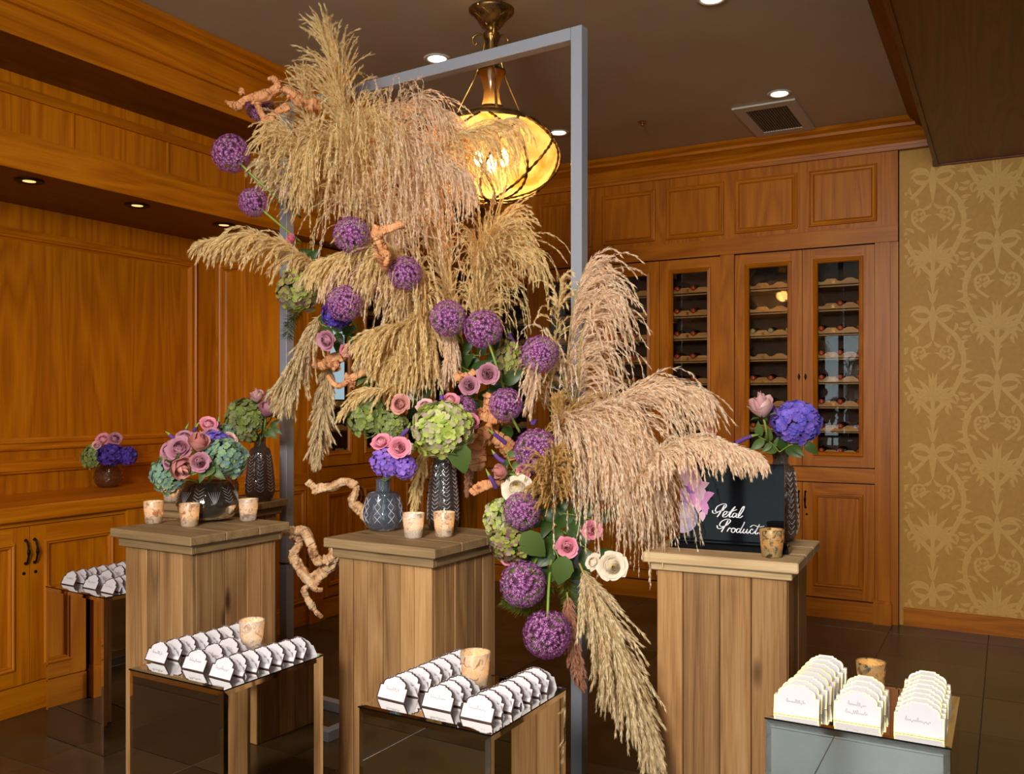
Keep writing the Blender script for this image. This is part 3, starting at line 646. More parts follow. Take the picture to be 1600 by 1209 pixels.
# pendant lamp
PD = 4.35; pc = D(768, 250, PD); PS = PD/FPX
root = thing('pendant_lamp', 'large pendant lamp with amber glass bowl caged in twisted wire', 'lamp', (pc.x, pc.y, pc.z))
S = lambda px: px*PS
M_LAMP, nt_, b_ = newmat('amber_glass'); nt_.nodes.remove(b_)
_tr = N(nt_, 'ShaderNodeBsdfTransparent'); _tr.inputs[0].default_value = (0.95, 0.74, 0.36, 1)
_tl = N(nt_, 'ShaderNodeBsdfTranslucent'); _tl.inputs[0].default_value = (0.90, 0.50, 0.12, 1)
_gl = N(nt_, 'ShaderNodeBsdfGlossy'); _gl.inputs[0].default_value = (1, 0.85, 0.6, 1); _gl.inputs['Roughness'].default_value = 0.2
_m1 = N(nt_, 'ShaderNodeMixShader'); _m1.inputs[0].default_value = 0.55; _m2 = N(nt_, 'ShaderNodeMixShader'); _m2.inputs[0].default_value = 0.08
_tc = N(nt_, 'ShaderNodeTexCoord'); _nz = N(nt_, 'ShaderNodeTexNoise'); _nz.inputs['Scale'].default_value = 9; _nz.inputs['Detail'].default_value = 6; nt_.links.new(_tc.outputs['Object'], _nz.inputs['Vector'])
_r1 = ramp(nt_, [(0.38, (0.70, 0.30, 0.05, 1)), (0.62, (0.95, 0.64, 0.24, 1))]); _r2 = ramp(nt_, [(0.38, (0.85, 0.50, 0.16, 1)), (0.62, (1.0, 0.84, 0.5, 1))])
for r__, s__ in ((_r1, _tl), (_r2, _tr)): nt_.links.new(_nz.outputs[0], r__.inputs[0]); nt_.links.new(r__.outputs[0], s__.inputs[0])
nt_.links.new(_tr.outputs[0], _m1.inputs[1]); nt_.links.new(_tl.outputs[0], _m1.inputs[2]); nt_.links.new(_m1.outputs[0], _m2.inputs[1]); nt_.links.new(_gl.outputs[0], _m2.inputs[2]); nt_.links.new(_m2.outputs[0], nt_.nodes['Material Output'].inputs[0])
bowl = [(S(8), -S(64)), (S(40), -S(60)), (S(72), -S(48)), (S(96), -S(24)), (S(107), 0), (S(104), S(18)), (S(92), S(36)), (S(72), S(52)), (S(62), S(58))]
pf = spline([(r, 0, z) for r, z in bowl], 26)[:, [0, 2]]; bowlp = [tuple(p) for p in pf]
b = MB(); b.lathe(bowlp, 56); b.build('glass_bowl', M_LAMP, root, smooth=True)
b = MB(); b.lathe([(S(76), S(48)), (S(78), S(53)), (S(68), S(60)), (S(50), S(68)), (S(30), S(74)), (S(22), S(78)), (S(20), S(82))], 48); b.build('cap_ring', M_BRASS, root, smooth=True)
b = MB(); b.lathe([(0.0, -S(76)), (S(3), -S(76)), (S(4), -S(72)), (S(2.5), -S(70)), (S(7), -S(66)), (S(13), -S(62)), (S(5), -S(60))], 24); b.build('finial', M_BRASS, root, smooth=True)
def wire(mirror, k):
    pts = []
    for i in range(0, 46):
        t = i/45; j = t*(len(bowlp)-1); j0 = int(min(j, len(bowlp)-2)); f = j-j0
        r = bowlp[j0][0]*(1-f)+bowlp[j0+1][0]*f+0.006; z = bowlp[j0][1]*(1-f)+bowlp[j0+1][1]*f
        a = 2*math.pi*k/8+mirror*t*1.25; pts.append((r*math.cos(a), r*math.sin(a), z))
    b = MB(); b.tube(pts, 0.0056, 5, mod=lambda r, i, a: r*(1.5 if i % 2 else 0.75)); return b
for k in range(8):
    for mi in (1, -1): wire(mi, k).build('cage_wire', M_BRASS, root)
b = MB(); b.lathe([(S(20), S(78)), (S(16), S(84)), (S(13), S(95)), (S(12), S(108)), (S(15), S(122)), (S(20), S(134)), (S(21), S(138))], 24); b.build('glass_neck', M_LAMP, root, smooth=True)
b = MB(); b.lathe([(S(22), S(136)), (S(22), S(139)), (S(12), S(143)), (S(12), S(150)), (S(9), S(152)), (S(7), S(160)), (S(10), S(176)), (S(8), S(186)), (S(12), S(192)), (S(13), S(197)), (S(6), S(202)), (S(14), S(206)), (S(26), S(222)), (S(35), S(230)), (S(36), S(234)), (S(30), S(236)), (S(6), S(232)), (0, S(232))], 28); b.build('column', M_BRASS, root, smooth=True)
b = MB()
for k in range(8):
    for mi in (1, -1):
        pts = [((S(14)+S(21)*t)*math.cos(2*math.pi*k/8+mi*t*0.9), (S(14)+S(21)*t)*math.sin(2*math.pi*k/8+mi*t*0.9), S(206)+S(25)*t**0.8+0.002) for t in np.linspace(0, 1, 8)]
        b.tube(pts, 0.003, 4)
b.build('cup_lattice', M_BRASSL, root)
for k in range(3):
    a = 2*math.pi*k/3+2.75+TH
    pr = [(S(66), S(54)), (S(64), S(70)), (S(48), S(100)), (S(30), S(130)), (S(18), S(160)), (S(12), S(185)), (S(20), S(200)), (S(32), S(196)), (S(30), S(184)), (S(24), S(186))]
    b = MB(); q = spline([(r*math.cos(a), r*math.sin(a), z) for r, z in pr], 40); b.tube([tuple(x) for x in q], 0.006, 6); b.build('scroll_arm', M_BRASSL, root, smooth=True)
b = MB(); zt = 3.6-pc.z
n = 12
for i in range(n):
    z0 = S(232)+(zt-S(232))*i/n; z1 = S(232)+(zt-S(232))*(i+1.15)/n
    pts = [(0.010*math.sin(a)*(1 if i % 2 else 0), 0.010*math.sin(a)*(0 if i % 2 else 1), (z0+z1)/2+(z1-z0)/2*math.cos(a)) for a in np.linspace(0, 2*math.pi, 13)]
    b.tube(pts, 0.0028, 5)
b.build('chain', M_BRASS, root)
b = MB(); b.lathe([(0.0, -0.03), (0.03, -0.03), (0.055, -0.012), (0.06, 0.0)], 24); b.build('ceiling_rose', M_BRASS, root, smooth=True).location = (0, 0, zt-0.001)
for k in range(3):
    a = 2.1*k; b = MB(); b.lathe([(0, -0.045), (0.018, -0.03), (0.024, 0.0), (0.014, 0.03), (0.0, 0.05)], 12); b.build('bulb', M_BULB, root, smooth=True).location = (0.07*math.cos(a), 0.07*math.sin(a), 0.0)
l = bpy.data.lights.new('pendant_glow', 'POINT'); l.energy = 13; l.color = (1.0, 0.72, 0.40); l.shadow_soft_size = 0.06
o = bpy.data.objects.new('pendant_glow', l); C.objects.link(o); o.location = (pc.x, pc.y, pc.z)
# ------------------------------------------------------------------ wooden pedestals
def pedestal(label, fx, fy, left, right, zt, body_w, body_d, yaw, np_, topmat, top_th=0.036, gap=0.062):
    """fx,fy: front corner pixel of the body at height zt-0.05; yaw of the front face"""
    z1 = zt-gap; p = Zp(fx, fy, z1)
    root = thing('wooden_pedestal', label, 'pedestal', (p.x, p.y, 0), rz=math.radians(yaw))
    # local: front-right corner at origin, body extends to -x and +y
    W_, D_ = body_w, body_d
    b = MB(); b.box((-W_+0.016, 0.016, 0.01), (-0.016, D_-0.016, z1-0.002)); b.build('inner_frame', M_BLACK, root)
    n = np_
    def edges(L_):
        c = np.cumsum([random.uniform(0.8, 1.2) for _ in range(n)]); c = np.concatenate([[0], c/c[-1]])*L_; return c
    e = edges(W_)
    for i in range(n):
        for yy in (0, D_):
            b = MB(); pr = random.uniform(-0.0015, 0.0015); y0, y1 = (pr, 0.018) if yy == 0 else (D_-0.018, D_+pr)
            b.bbox((-W_+e[i]+0.0012, y0, 0), (-W_+e[i+1]-0.0012, y1, z1), 0.003); b.build('plank', BARN[2], root)
    e = edges(D_-0.036)
    for i in range(n):
        for xx in (0, 1):
            b = MB(); pr = random.uniform(-0.0015, 0.0015); x0, x1 = (-0.018, pr) if xx == 0 else (-W_-pr, -W_+0.018)
            b.bbox((x0, 0.018+e[i]+0.001, 0), (x1, 0.018+e[i+1]-0.001, z1), 0.0025); b.build('plank', BARN[2], root)
    o1, o2 = 0.018, 0.042
    for (lo, hi, ax) in (((-W_-o1, -o1, z1-0.012), (o1, 0.0-0.001, zt-top_th-0.001), 0), ((-W_-o1, D_+0.001, z1-0.012), (o1, D_+o1, zt-top_th-0.001), 0), ((0.001, 0.0, z1-0.012), (o1, D_, zt-top_th-0.001), 1), ((-W_-o1, 0.0, z1-0.012), (-W_-0.001, D_, zt-top_th-0.001), 1)):
        b = MB(); b.bbox(lo, hi, 0.003); b.build('trim_board', topmat[ax], root)
    m = 3; e = np.linspace(-o2, D_+o2, m+1)
    for i in range(m):
        b = MB(); b.bbox((-W_-o2, e[i]+0.0005, zt-top_th), (o2, e[i+1]-0.0005, zt), 0.004); b.build('top_board', topmat[0], root)
    root['category'] = 'pedestal'
    return root
pedestal('grey-brown plank pedestal under the round smoky glass bowl of roses', 300, 861, None, None, 1.082, 0.41, 0.44, -2, 6, TOPW)
pedestal('weathered plank pedestal in the middle, under the blue-grey and tall vases', 674.5, 881, None, None, 1.082, 0.44, 0.43, -2, 6, TOPW)
pedestal('weathered plank pedestal with pale new top under the black acrylic sign', 1230, 900, None, None, 1.07, 0.45, 0.46, 3, 4, NEWW, gap=0.052)
rp = Zp(451, 779, 1.09); ry = math.radians(4)
root_rear = pedestal('grey plank pedestal at the rear, half hidden behind the rose bowl pedestal', 404, 808, None, None, 1.09, 0.44, 0.36, 4, 5, TOPW)
root_rear.location = (rp.x-(0.042*math.cos(ry)-0.402*math.sin(ry)), rp.y-(0.042*math.sin(ry)+0.402*math.cos(ry)), 0)
# ------------------------------------------------------------------ mirrored plinths
PL = {}
def plinth(key, label, fx, fy, yaw, w_, d_, h=0.72, corner='R'):
    p = Zp(fx, fy, h); root = thing('mirrored_plinth', label, 'plinth', (p.x, p.y, 0), rz=math.radians(yaw))
    x0, x1 = (-w_, 0) if corner == 'R' else (0, w_)
    b = MB(); b.box((x0+0.008, 0.008, 0.004), (x1-0.008, d_-0.008, h-0.008)); b.build('core', M_MEDGE, root)
    g = 0.002; t = 0.007; bv = 0.016
    def panel(name, o, ux, uy, L1, L2, nrm):
        o, ux, uy, nrm = Vector(o), Vector(ux), Vector(uy), Vector(nrm)
        b = MB(); P = []
        for (ins, hh) in ((0.0, -t+0.001), (0.0, -0.0015), (bv, 0.0)):
            P.append([o+ux*(ins)+uy*(ins)+nrm*hh, o+ux*(L1-ins)+uy*ins+nrm*hh, o+ux*(L1-ins)+uy*(L2-ins)+nrm*hh, o+ux*ins+uy*(L2-ins)+nrm*hh])
        b.loft(P[:2], True, False, 1); b.loft(P[1:], True, False, 2); b.add(P[2], [(0, 1, 2, 3)], 0)
        return b.build(name, [M_MIRROR, M_MEDGE, M_BEVEL], root)
    panel('mirror_panel', (x0+g, 0, 0.002), (1, 0, 0), (0, 0, 1), w_-2*g, h-0.008, (0, -1, 0))
    panel('mirror_panel', (x1-g, d_, 0.002), (-1, 0, 0), (0, 0, 1), w_-2*g, h-0.008, (0, 1, 0))
    panel('mirror_panel', (x1, g, 0.002), (0, 1, 0), (0, 0, 1), d_-2*g, h-0.008, (1, 0, 0))
    panel('mirror_panel', (x0, d_-g, 0.002), (0, -1, 0), (0, 0, 1), d_-2*g, h-0.008, (-1, 0, 0))
    panel('mirror_top', (x0-0.001, -0.001, h), (1, 0, 0), (0, 1, 0), w_+0.002, d_+0.002, (0, 0, 1))
    PL[key] = (root, yaw); return root
plinth('F', 'small-looking mirrored plinth against the oak base cabinets, behind the rose bowl pedestal', 162, 933, -4, 0.47, 0.47)
plinth('L', 'mirrored plinth with rows of place cards in front of the rose bowl pedestal', 349.5, 1077.4, -1, 0.443, 0.449)
plinth('M', 'mirrored plinth with rows of place cards in front of the middle pedestal', 767, 1147, -1, 0.45, 0.447)
plinth('R', 'mirrored plinth with cool reflections, holding the tightly packed gold-edged cards', 1195, 1119, 0, 0.469, 0.453, corner='L')
# ------------------------------------------------------------------ place cards
def card_outline(w_, h_):
    a, s1, s2 = w_/2, 0.010, 0.016
    pts = [(-a, 0), (a, 0), (a, h_*0.60), (a-0.010, h_*0.61), (a-0.010, h_*0.70), (a-0.0125, h_*0.77), (a-0.019, h_*0.845), (a-0.029, h_*0.885), (a-0.030, h_*0.93), (a-0.038, h_*0.94), (a-0.040, h_)]
    return pts + [(-x, z) for x, z in pts[2:][::-1]]
CARD = {}
def card_proto(key, w_, h_, lean, border):
    root = thing('place_card', 'proto', 'card', (0, 0, -3)); O = card_outline(w_, h_); n = len(O)
    cl, sl = math.cos(lean), math.sin(lean); apex = h_*sl
    F_ = lambda x, v, off=0.0: (x, v*sl-apex*0-off*cl, v*cl+off*sl)        # front leaf leans back
    B_ = lambda x, v, off=0.0: (x, 2*apex-v*sl+off*cl, v*cl+off*sl)
    t = 0.0012
    for nm, fn in (('front_leaf', F_), ('back_leaf', B_)):
        b = MB(); b.add([fn(x, v) for x, v in O]+[fn(x, v, -t) for x, v in O], [tuple(range(n)), tuple(range(n, 2*n))[::-1]]+[(i, (i+1) % n, n+(i+1) % n, n+i) for i in range(n)])
        b.build(nm, M_CARD, root)
    k = 0.0036; inn = []
    cx, cz = 0, h_*0.5
    for i, (x, v) in enumerate(O):
        p0, p1, p2 = Vector(O[i-1]), Vector((x, v)), Vector(O[(i+1) % n])
        e1, e2 = (p1-p0).normalized(), (p2-p1).normalized(); n1, n2 = Vector((-e1.y, e1.x)), Vector((-e2.y, e2.x))
        m = (n1+n2); m = m/max(0.5, m.length_squared)*2*k; inn.append((x+m.x, v+m.y))
    b = MB(); V = [F_(x, v, 0.0004) for x, v in O]+[F_(x, v, 0.0004) for x, v in inn]
    b.add(V, [(i, (i+1) % n, n+(i+1) % n, n+i) for i in range(n)]); 
    V = [F_(x, v, 0.0006) for x, v in O]+[F_(x, v, -t-0.0004) for x, v in O]
    V = [(x*1.004, y, z) for x, y, z in V]; b.add(V, [(i, (i+1) % n, n+(i+1) % n, n+i) for i in range(n)])
    b.build('border', border, root)
    return root, F_, h_
def handwriting(b, F_, cx, v, L_, seed):
    r = random.Random(seed); pts = []; x = -L_/2; n = int(L_/0.0048)
    for i in range(n):
        tall = r.choice((0.0025, 0.003, 0.003, 0.008, 0.0035, -0.004)); 
        if i == 0 or i == n//2: tall = 0.010
        pts += [(x, v), (x+0.0018, v+tall), (x+0.0034, v+tall*0.6), (x+0.0030, v-0.0002)]; x += 0.0048
    S = spline([(p[0], 0, p[1]) for p in pts], len(pts)*3)[:, [0, 2]]; T = np.gradient(S, axis=0); T /= np.linalg.norm(T, axis=1)[:, None]+1e-9
    Nn = np.stack([-T[:, 1], T[:, 0]], 1)*0.00035; V = []
    for a_, c_ in zip(S+Nn, S-Nn): V += [F_(a_[0], a_[1], 0.0005), F_(c_[0], c_[1], 0.0005)]
    b.add(V, [(2*i, 2*i+1, 2*i+3, 2*i+2) for i in range(len(S)-1)])
pA, fA, hA = card_proto('A', 0.108, 0.072, math.radians(27), M_CBORD)
pB, fB, hB = card_proto('B', 0.122, 0.086, math.radians(14), M_CGLARE)
inkA, inkB = [], []
for i in range(6):
    for f_, h_, li in ((fA, hA, inkA), (fB, hB, inkB)):
        b = MB(); handwriting(b, f_, 0, h_*0.42, 0.055+0.006*i, i*7+1)
        if i == 4: b = MB(); handwriting(b, f_, 0, h_*0.55, 0.05, 3); handwriting(b, f_, 0, h_*0.30, 0.06, 4)
        o = b.build('handwriting', M_INK); li.append(o.data); bpy.data.objects.remove(o)
ORDN = ['foremost', 'second', 'third', 'fourth', 'fifth', 'sixth', 'seventh', 'eighth']
def cards(key, proto, inks, cols, plname, zoff=0.0006):
    yaw = math.radians(PL[key][1]); first = {}
    for ci, (cn, f, bk, n) in enumerate(cols):
        A_, B_ = Zp(f[0], f[1], 0.72), Zp(bk[0], bk[1], 0.72)
        for i in range(n):
            p = A_.lerp(B_, i/(n-1)); p.z = 0.72+zoff
            jx = random.uniform(-0.003, 0.003)
            o = dup(proto, (p.x+jx, p.y, p.z), (0, 0, yaw+random.uniform(-0.07, 0.07)))
            kind = 'gold-edged' if proto is pB else 'dark-edged'
            o['label'] = '%s tent card, %s in the %s row, %s' % (kind, ORDN[i] if i < n-1 else 'rearmost', cn, plname)
            o['category'] = 'card'; o['group'] = 'place cards on the '+plname
            ink = bpy.data.objects.new('handwriting', inks[(i*2+ci) % 5 if not (key == 'R' and ci == 1 and i == 0) else 4]); C.objects.link(ink); ink.parent = o
cards('F', pA, inkA, [('wall-side', (104.7, 914), (184, 898), 6), ('middle', (139, 920), (180, 905), 3), ('outer', (167, 927), (196, 917.5), 4)], 'plinth by the base cabinets')
cards('L', pA, inkA, [('left', (241, 1035), (362, 1003.5), 7), ('middle short', (300, 1048), (350, 1028), 3), ('right', (342.4, 1061), (457, 1027), 7)], 'plinth before the rose bowl')
cards('M', pA, inkA, [('left', (610.6, 1095), (714, 1049), 7), ('middle short', (681, 1109), (710, 1093), 3), ('right', (742.5, 1126), (832, 1080), 7)], 'plinth before the middle pedestal')
cards('R', pB, inkB, [('left', (1243, 1119), (1288, 1068), 8), ('middle short', (1340, 1131), (1352, 1104), 4), ('right', (1434, 1150), (1450, 1096), 8)], 'cool-toned plinth')
for pr in (pA, pB):
    for ch in list(pr.children): bpy.data.objects.remove(ch)
    bpy.data.objects.remove(pr)
# ------------------------------------------------------------------ votive candles
def votive(label, p, mat, s=1.0):
    root = thing('votive_candle', label, 'candle', (p.x, p.y, p.z+0.0005), rot=(0, 0, random.uniform(0, 6)), group='mercury glass votive candles')
    h = 0.095*s; b = MB()
    wob = lambda r, z, a: r*(1+0.012*math.sin(3*a+z*40))
    b.lathe([(0.0, 0.0), (0.030*s, 0.0), (0.034*s, 0.004), (0.0425*s, h-0.002), (0.0415*s, h), (0.0385*s, h-0.002), (0.031*s, 0.010), (0.0, 0.009)], 36, mod=wob); b.build('glass_cup', mat, root, smooth=True, auto=40)
    b = MB(); b.lathe([(0.0, 0.011), (0.029*s, 0.011), (0.031*s, 0.035), (0.0, 0.033)], 24); b.build('wax', M_WAX, root, smooth=True)
    b = MB(); b.tube([(0, 0, 0.033), (0.0005, 0, 0.041)], 0.0009, 5); b.build('wick', M_BLACK, root)
    b = MB(); b.lathe([(0.0, 0.038), (0.004, 0.043), (0.0055, 0.050), (0.0035, 0.061), (0.0, 0.070)], 12); b.build('flame', M_FLAME, root, smooth=True)
    l = bpy.data.lights.new('candle_light', 'POINT'); l.energy = 0.28; l.color = (1.0, 0.62, 0.26); l.shadow_soft_size = 0.008
    o = bpy.data.objects.new('candle_light', l); C.objects.link(o); o.parent = root; o.location = (0, 0, 0.055)
votive('gold mottled votive at the left edge of the rose bowl pedestal', Vector((-3.196, 2.607, 1.082)), M_VOT)
votive('pinkish gold votive at the front corner of the rose bowl pedestal', Zp(296, 822, 1.082), M_VOT)
votive('silvery speckled votive to the right of the round smoky bowl', Zp(388, 813, 1.082), M_VOT2)
votive('gold votive behind the rose bowl, under the blue-green hydrangea', Zp(267, 783, 1.09), M_VOT)
votive('rose-gold votive in front of the round blue-grey vase', Zp(646, 840, 1.082), M_VOT2)
votive('rose-gold votive in front of the tall herringbone vase', Zp(694, 838, 1.082), M_VOT)
votive('dark tarnished votive on the pedestal with the black sign', Zp(1206, 870, 1.07), M_VOT3)
votive('pale votive behind the cards on the plinth before the rose bowl pedestal', Zp(393.6, 1012, 0.7205), M_VOT2, 1.06)
votive('coppery votive behind the cards on the plinth before the middle pedestal', Zp(742.5, 1072, 0.7205), M_VOT, 1.12)
votive('dark gold votive among the gold-edged cards on the cool-toned plinth', Zp(1361, 1084, 0.7205), M_VOT3, 1.02)
# ------------------------------------------------------------------ grey steel frame
pr_, pl_ = D(905, 40, fd(905)), D(448, 160, fd(448))
dx, dy = pr_.x-pl_.x, pr_.y-pl_.y; FL = math.hypot(dx, dy); FYAW = math.atan2(dy, dx); FH = 3.21
fr = thing('grey_steel_frame', 'tall grey painted square-tube frame standing behind the flowers', 'frame', (pl_.x, pl_.y, 0), rz=FYAW)
s = 0.027
b = MB(); b.bbox((-s, -s, 0), (s, s, FH-2*s-0.001), 0.002); b.build('upright', M_STEEL, fr)
b = MB(); b.bbox((FL-s, -s, 0), (FL+s, s, FH), 0.002); b.build('upright', M_STEEL, fr)
b = MB(); b.bbox((-s, -s, FH-2*s), (FL-s-0.0015, s, FH), 0.002); b.build('top_beam', M_STEEL, fr)
for x0, sg in ((0.03, 1), (FL-0.03, -1)):
    b = MB(); x1 = x0+0.62*sg
    for lo, hi in (((x0, -0.34, 0), (x1, -0.29, 0.05)), ((x0, -0.025, 0), (x1, 0.025, 0.05)), ((x0, -0.289, 0), (x0+0.05*sg, -0.026, 0.05)), ((x1-0.05*sg, -0.289, 0), (x1, -0.026, 0.05))): b.bbox(lo, hi, 0.002)
    b.build('foot', M_STEEL, fr)
b = MB(); b.lathe([(0.034, -0.004), (0.036, 0.0), (0.034, 0.004), (0.032, 0.0), (0.034, -0.004)], 20); o = b.build('cable_tie', M_IRON, fr); o.location = (0, 0, 1.6-250*4.85/1400); o.scale = (1.15, 1.15, 1)
# ------------------------------------------------------------------ vases
def liquid_stems(root, n, r, z0, z1, seed):
    rr = random.Random(seed); b = MB()
    for i in range(n):
        a = rr.uniform(0, 6.28); q = r*math.sqrt(rr.random()); a2 = rr.uniform(0, 6.28)
        b.tube([(q*math.cos(a), q*math.sin(a), z0), (0.5*r*math.cos(a2), 0.5*r*math.sin(a2), z1)], 0.003, 5)
    o = b.build('stems', P_LEAFL, root); o['kind'] = 'stuff'
M_CUT = simple('frosted_cut', (0.80, 0.82, 0.86, 1), 0.25, 0.0, Transmission_Weight=0.3)  # pale lines: glossy highlights along the cuts put into the colour
def cut_lines(root, sp, cut):
    kind, nc, z0, z1, dz = cut; b = MB()
    def pt(a, z):
        r = float(np.interp(z, sp[:, 1], sp[:, 0]))+0.0002; return (r*math.cos(a), r*math.sin(a), z)
    def seg(a0, za, a1, zb, w_):
        n = 5; P = [pt(a0+(a1-a0)*i/n, za+(zb-za)*i/n) for i in range(n+1)]; b.tube(P, [w_*0.4]+[w_]*(n-1)+[w_*0.4], 4)
    for c in range(nc):
        a = 2*math.pi*c/nc; h = math.pi/nc
        z = z0
        while z < z1:
            if kind == 'chevron': seg(a, z, a+h*0.62, z+dz*0.8, 0.0009); seg(a, z, a-h*0.62, z+dz*0.8, 0.0009)
            elif kind == 'fan':
                if c % 2 == 0: seg(a, z, a+h*0.7, z+dz*1.1, 0.0008); seg(a, z, a-h*0.7, z+dz*1.1, 0.0008)
            else: seg(a, z, a+h, z+dz, 0.0010); seg(a+h, z, a, z+dz, 0.0010)
            z += dz if kind != 'diamond' else dz
        if kind == 'fan' and c % 2 == 1:
            for q in (-0.8, -0.45, -0.15, 0.15, 0.45, 0.8): seg(a+q*h*0.15, z0, a+q*h, z0+(z1-z0)*0.75, 0.0008)
    o = b.build('cut_pattern', M_CUT, root); o['kind'] = 'stuff'
def vase(name, label, p, prof, mat, mod=None, n=48, rot=0, stems=(8, 0.03, 0.02, 0.2), samples=60, wall=0.005, cut=None):
    root = thing(name, label, 'vase', (p.x, p.y, p.z+0.0005), rz=rot)
    sp = spline([(r, 0, z) for r, z in prof], samples)[:, [0, 2]]
    outer = [(0.0, 0.0)]+[(float(r), float(z)) for r, z in sp]; inner = [(max(0.001, r-wall), z) for r, z in sp[::-1] if z > 0.012]
    b = MB(); top = sp[-1][1]
    def md(r, z, a):
        return r
    rings = []
    for (r, z) in outer: rings.append([((r if mod is None or r == 0 else mod(r, z, a))*math.cos(a), (r if mod is None or r == 0 else mod(r, z, a))*math.sin(a), z) for a in [2*math.pi*j/n for j in range(n)]])
    for (r, z) in inner[:]: rings.append([(r*math.cos(a), r*math.sin(a), z) for a in [2*math.pi*j/n for j in range(n)]])
    rings.append([(0.0, 0.0, 0.013)]*n)
    b.loft(rings, True, False); b.build('cut_glass_body', mat, root, smooth=(mod is None))
    if cut: cut_lines(root, sp, cut)
    liquid_stems(root, stems[0], stems[1], stems[2], stems[3], len(label))
    return root
def herring(nc, dz, amp):
    def f(r, z, a):
        u = a*nc/(2*math.pi); fu = abs((u % 1)-0.5)*2; ph = (z/dz+fu*0.9) % 1.0
        return r*(1-amp*(0.5-abs(ph-0.5))*2*0.5)-0.0012*(1 if fu > 0.93 else 0)
    return f
def diamond(nc, dz, amp):
    def f(r, z, a):
        u = a*nc/(2*math.pi); p, q = (u+z/dz) % 1.0, (u-z/dz) % 1.0
        return r*(1-amp*(1-min(abs(p-0.5), abs(q-0.5))*2))
    return f
bp = Zp(325, 813, 1.082); M_SMOKED = cutglass('dark_smoky_glass', (0.26, 0.23, 0.18, 1))
vase('round_bowl_vase', 'large round smoky cut-glass bowl holding roses and hydrangeas', bp, [(0.085, 0.001), (0.115, 0.02), (0.130, 0.055), (0.132, 0.085), (0.122, 0.125), (0.100, 0.160), (0.096, 0.172)], M_SMOKED, lambda r, z, a: r*(1-0.018*(0.5-abs(((a*8/6.283+z*14*(1 if int(a*8/3.1416) % 2 else -1)) % 1)-0.5)) if z > 0.07 else r), 96, stems=(10, 0.05, 0.02, 0.15), cut=('fan', 12, 0.085, 0.15, 0.013))
tp = Vector((-3.385, 3.42, 1.09))
vase('tall_cut_vase', 'tall smoky herringbone cut-glass vase on the rear pedestal', tp, [(0.055, 0.001), (0.068, 0.02), (0.076, 0.06), (0.072, 0.13), (0.062, 0.22), (0.050, 0.265), (0.044, 0.272), (0.030, 0.285), (0.030, 0.33), (0.034, 0.345)], M_SMOKE, herring(8, 0.035, 0.07), 96, stems=(6, 0.02, 0.02, 0.3), cut=('chevron', 8, 0.05, 0.24, 0.016))
mp_ = Zp(599, 828, 1.082)
vase('round_cut_vase', 'round blue-grey diamond cut-glass vase with a short neck', mp_, [(0.052, 0.001), (0.068, 0.016), (0.083, 0.052), (0.078, 0.095), (0.066, 0.138), (0.060, 0.150), (0.034, 0.158), (0.030, 0.168), (0.030, 0.195), (0.033, 0.207)], M_BLUEG, diamond(10, 0.075, 0.06), 100, stems=(5, 0.02, 0.02, 0.2), cut=('diamond', 9, 0.035, 0.125, 0.033))
mt = Zp(688, 832, 1.082)
mt = Vector((mt.x-0.045, mt.y+0.09, 1.082))
vase('tall_cut_vase', 'tall smoky herringbone cut-glass vase on the middle pedestal', mt, [(0.055, 0.001), (0.064, 0.02), (0.066, 0.06), (0.062, 0.14), (0.054, 0.22), (0.050, 0.27), (0.050, 0.30)], M_SMOKE, herring(8, 0.035, 0.08), 96, stems=(6, 0.03, 0.02, 0.28), cut=('chevron', 8, 0.04, 0.26, 0.016))
rv = Zp(1222, 846, 1.07); rv = Vector((rv.x-0.01, rv.y+0.02, 1.07))
vase('tall_cut_vase', 'tall dark cut-glass vase with flared neck behind the black sign', rv, [(0.038, 0.001), (0.052, 0.012), (0.067, 0.06), (0.066, 0.11), (0.060, 0.20), (0.052, 0.27), (0.044, 0.285), (0.030, 0.295), (0.031, 0.325), (0.042, 0.350), (0.052, 0.362)], M_SMOKE, herring(9, 0.045, 0.08), 96, stems=(6, 0.02, 0.02, 0.33), cut=('chevron', 9, 0.03, 0.25, 0.02))
ap = Zp(170, 761, 1.068)
vase('small_amber_vase', 'small round amber glass vase on the oak counter', ap, [(0.05, 0.001), (0.075, 0.02), (0.088, 0.06), (0.082, 0.10), (0.068, 0.135), (0.064, 0.145)], M_AMBER, lambda r, z, a: r*(1+0.02*math.sin(a*14)*math.sin(z*220)), 72, stems=(5, 0.04, 0.02, 0.13))
a2 = Vector((-3.59, 3.36, 1.09))
vase('small_amber_vase', 'small red-amber glass vase half hidden behind the rose bowl', a2, [(0.045, 0.001), (0.07, 0.02), (0.082, 0.06), (0.074, 0.10), (0.058, 0.135), (0.055, 0.145)], M_AMBER, lambda r, z, a: r*(1+0.02*math.sin(a*14)*math.sin(z*220)), 72, stems=(4, 0.03, 0.02, 0.13))
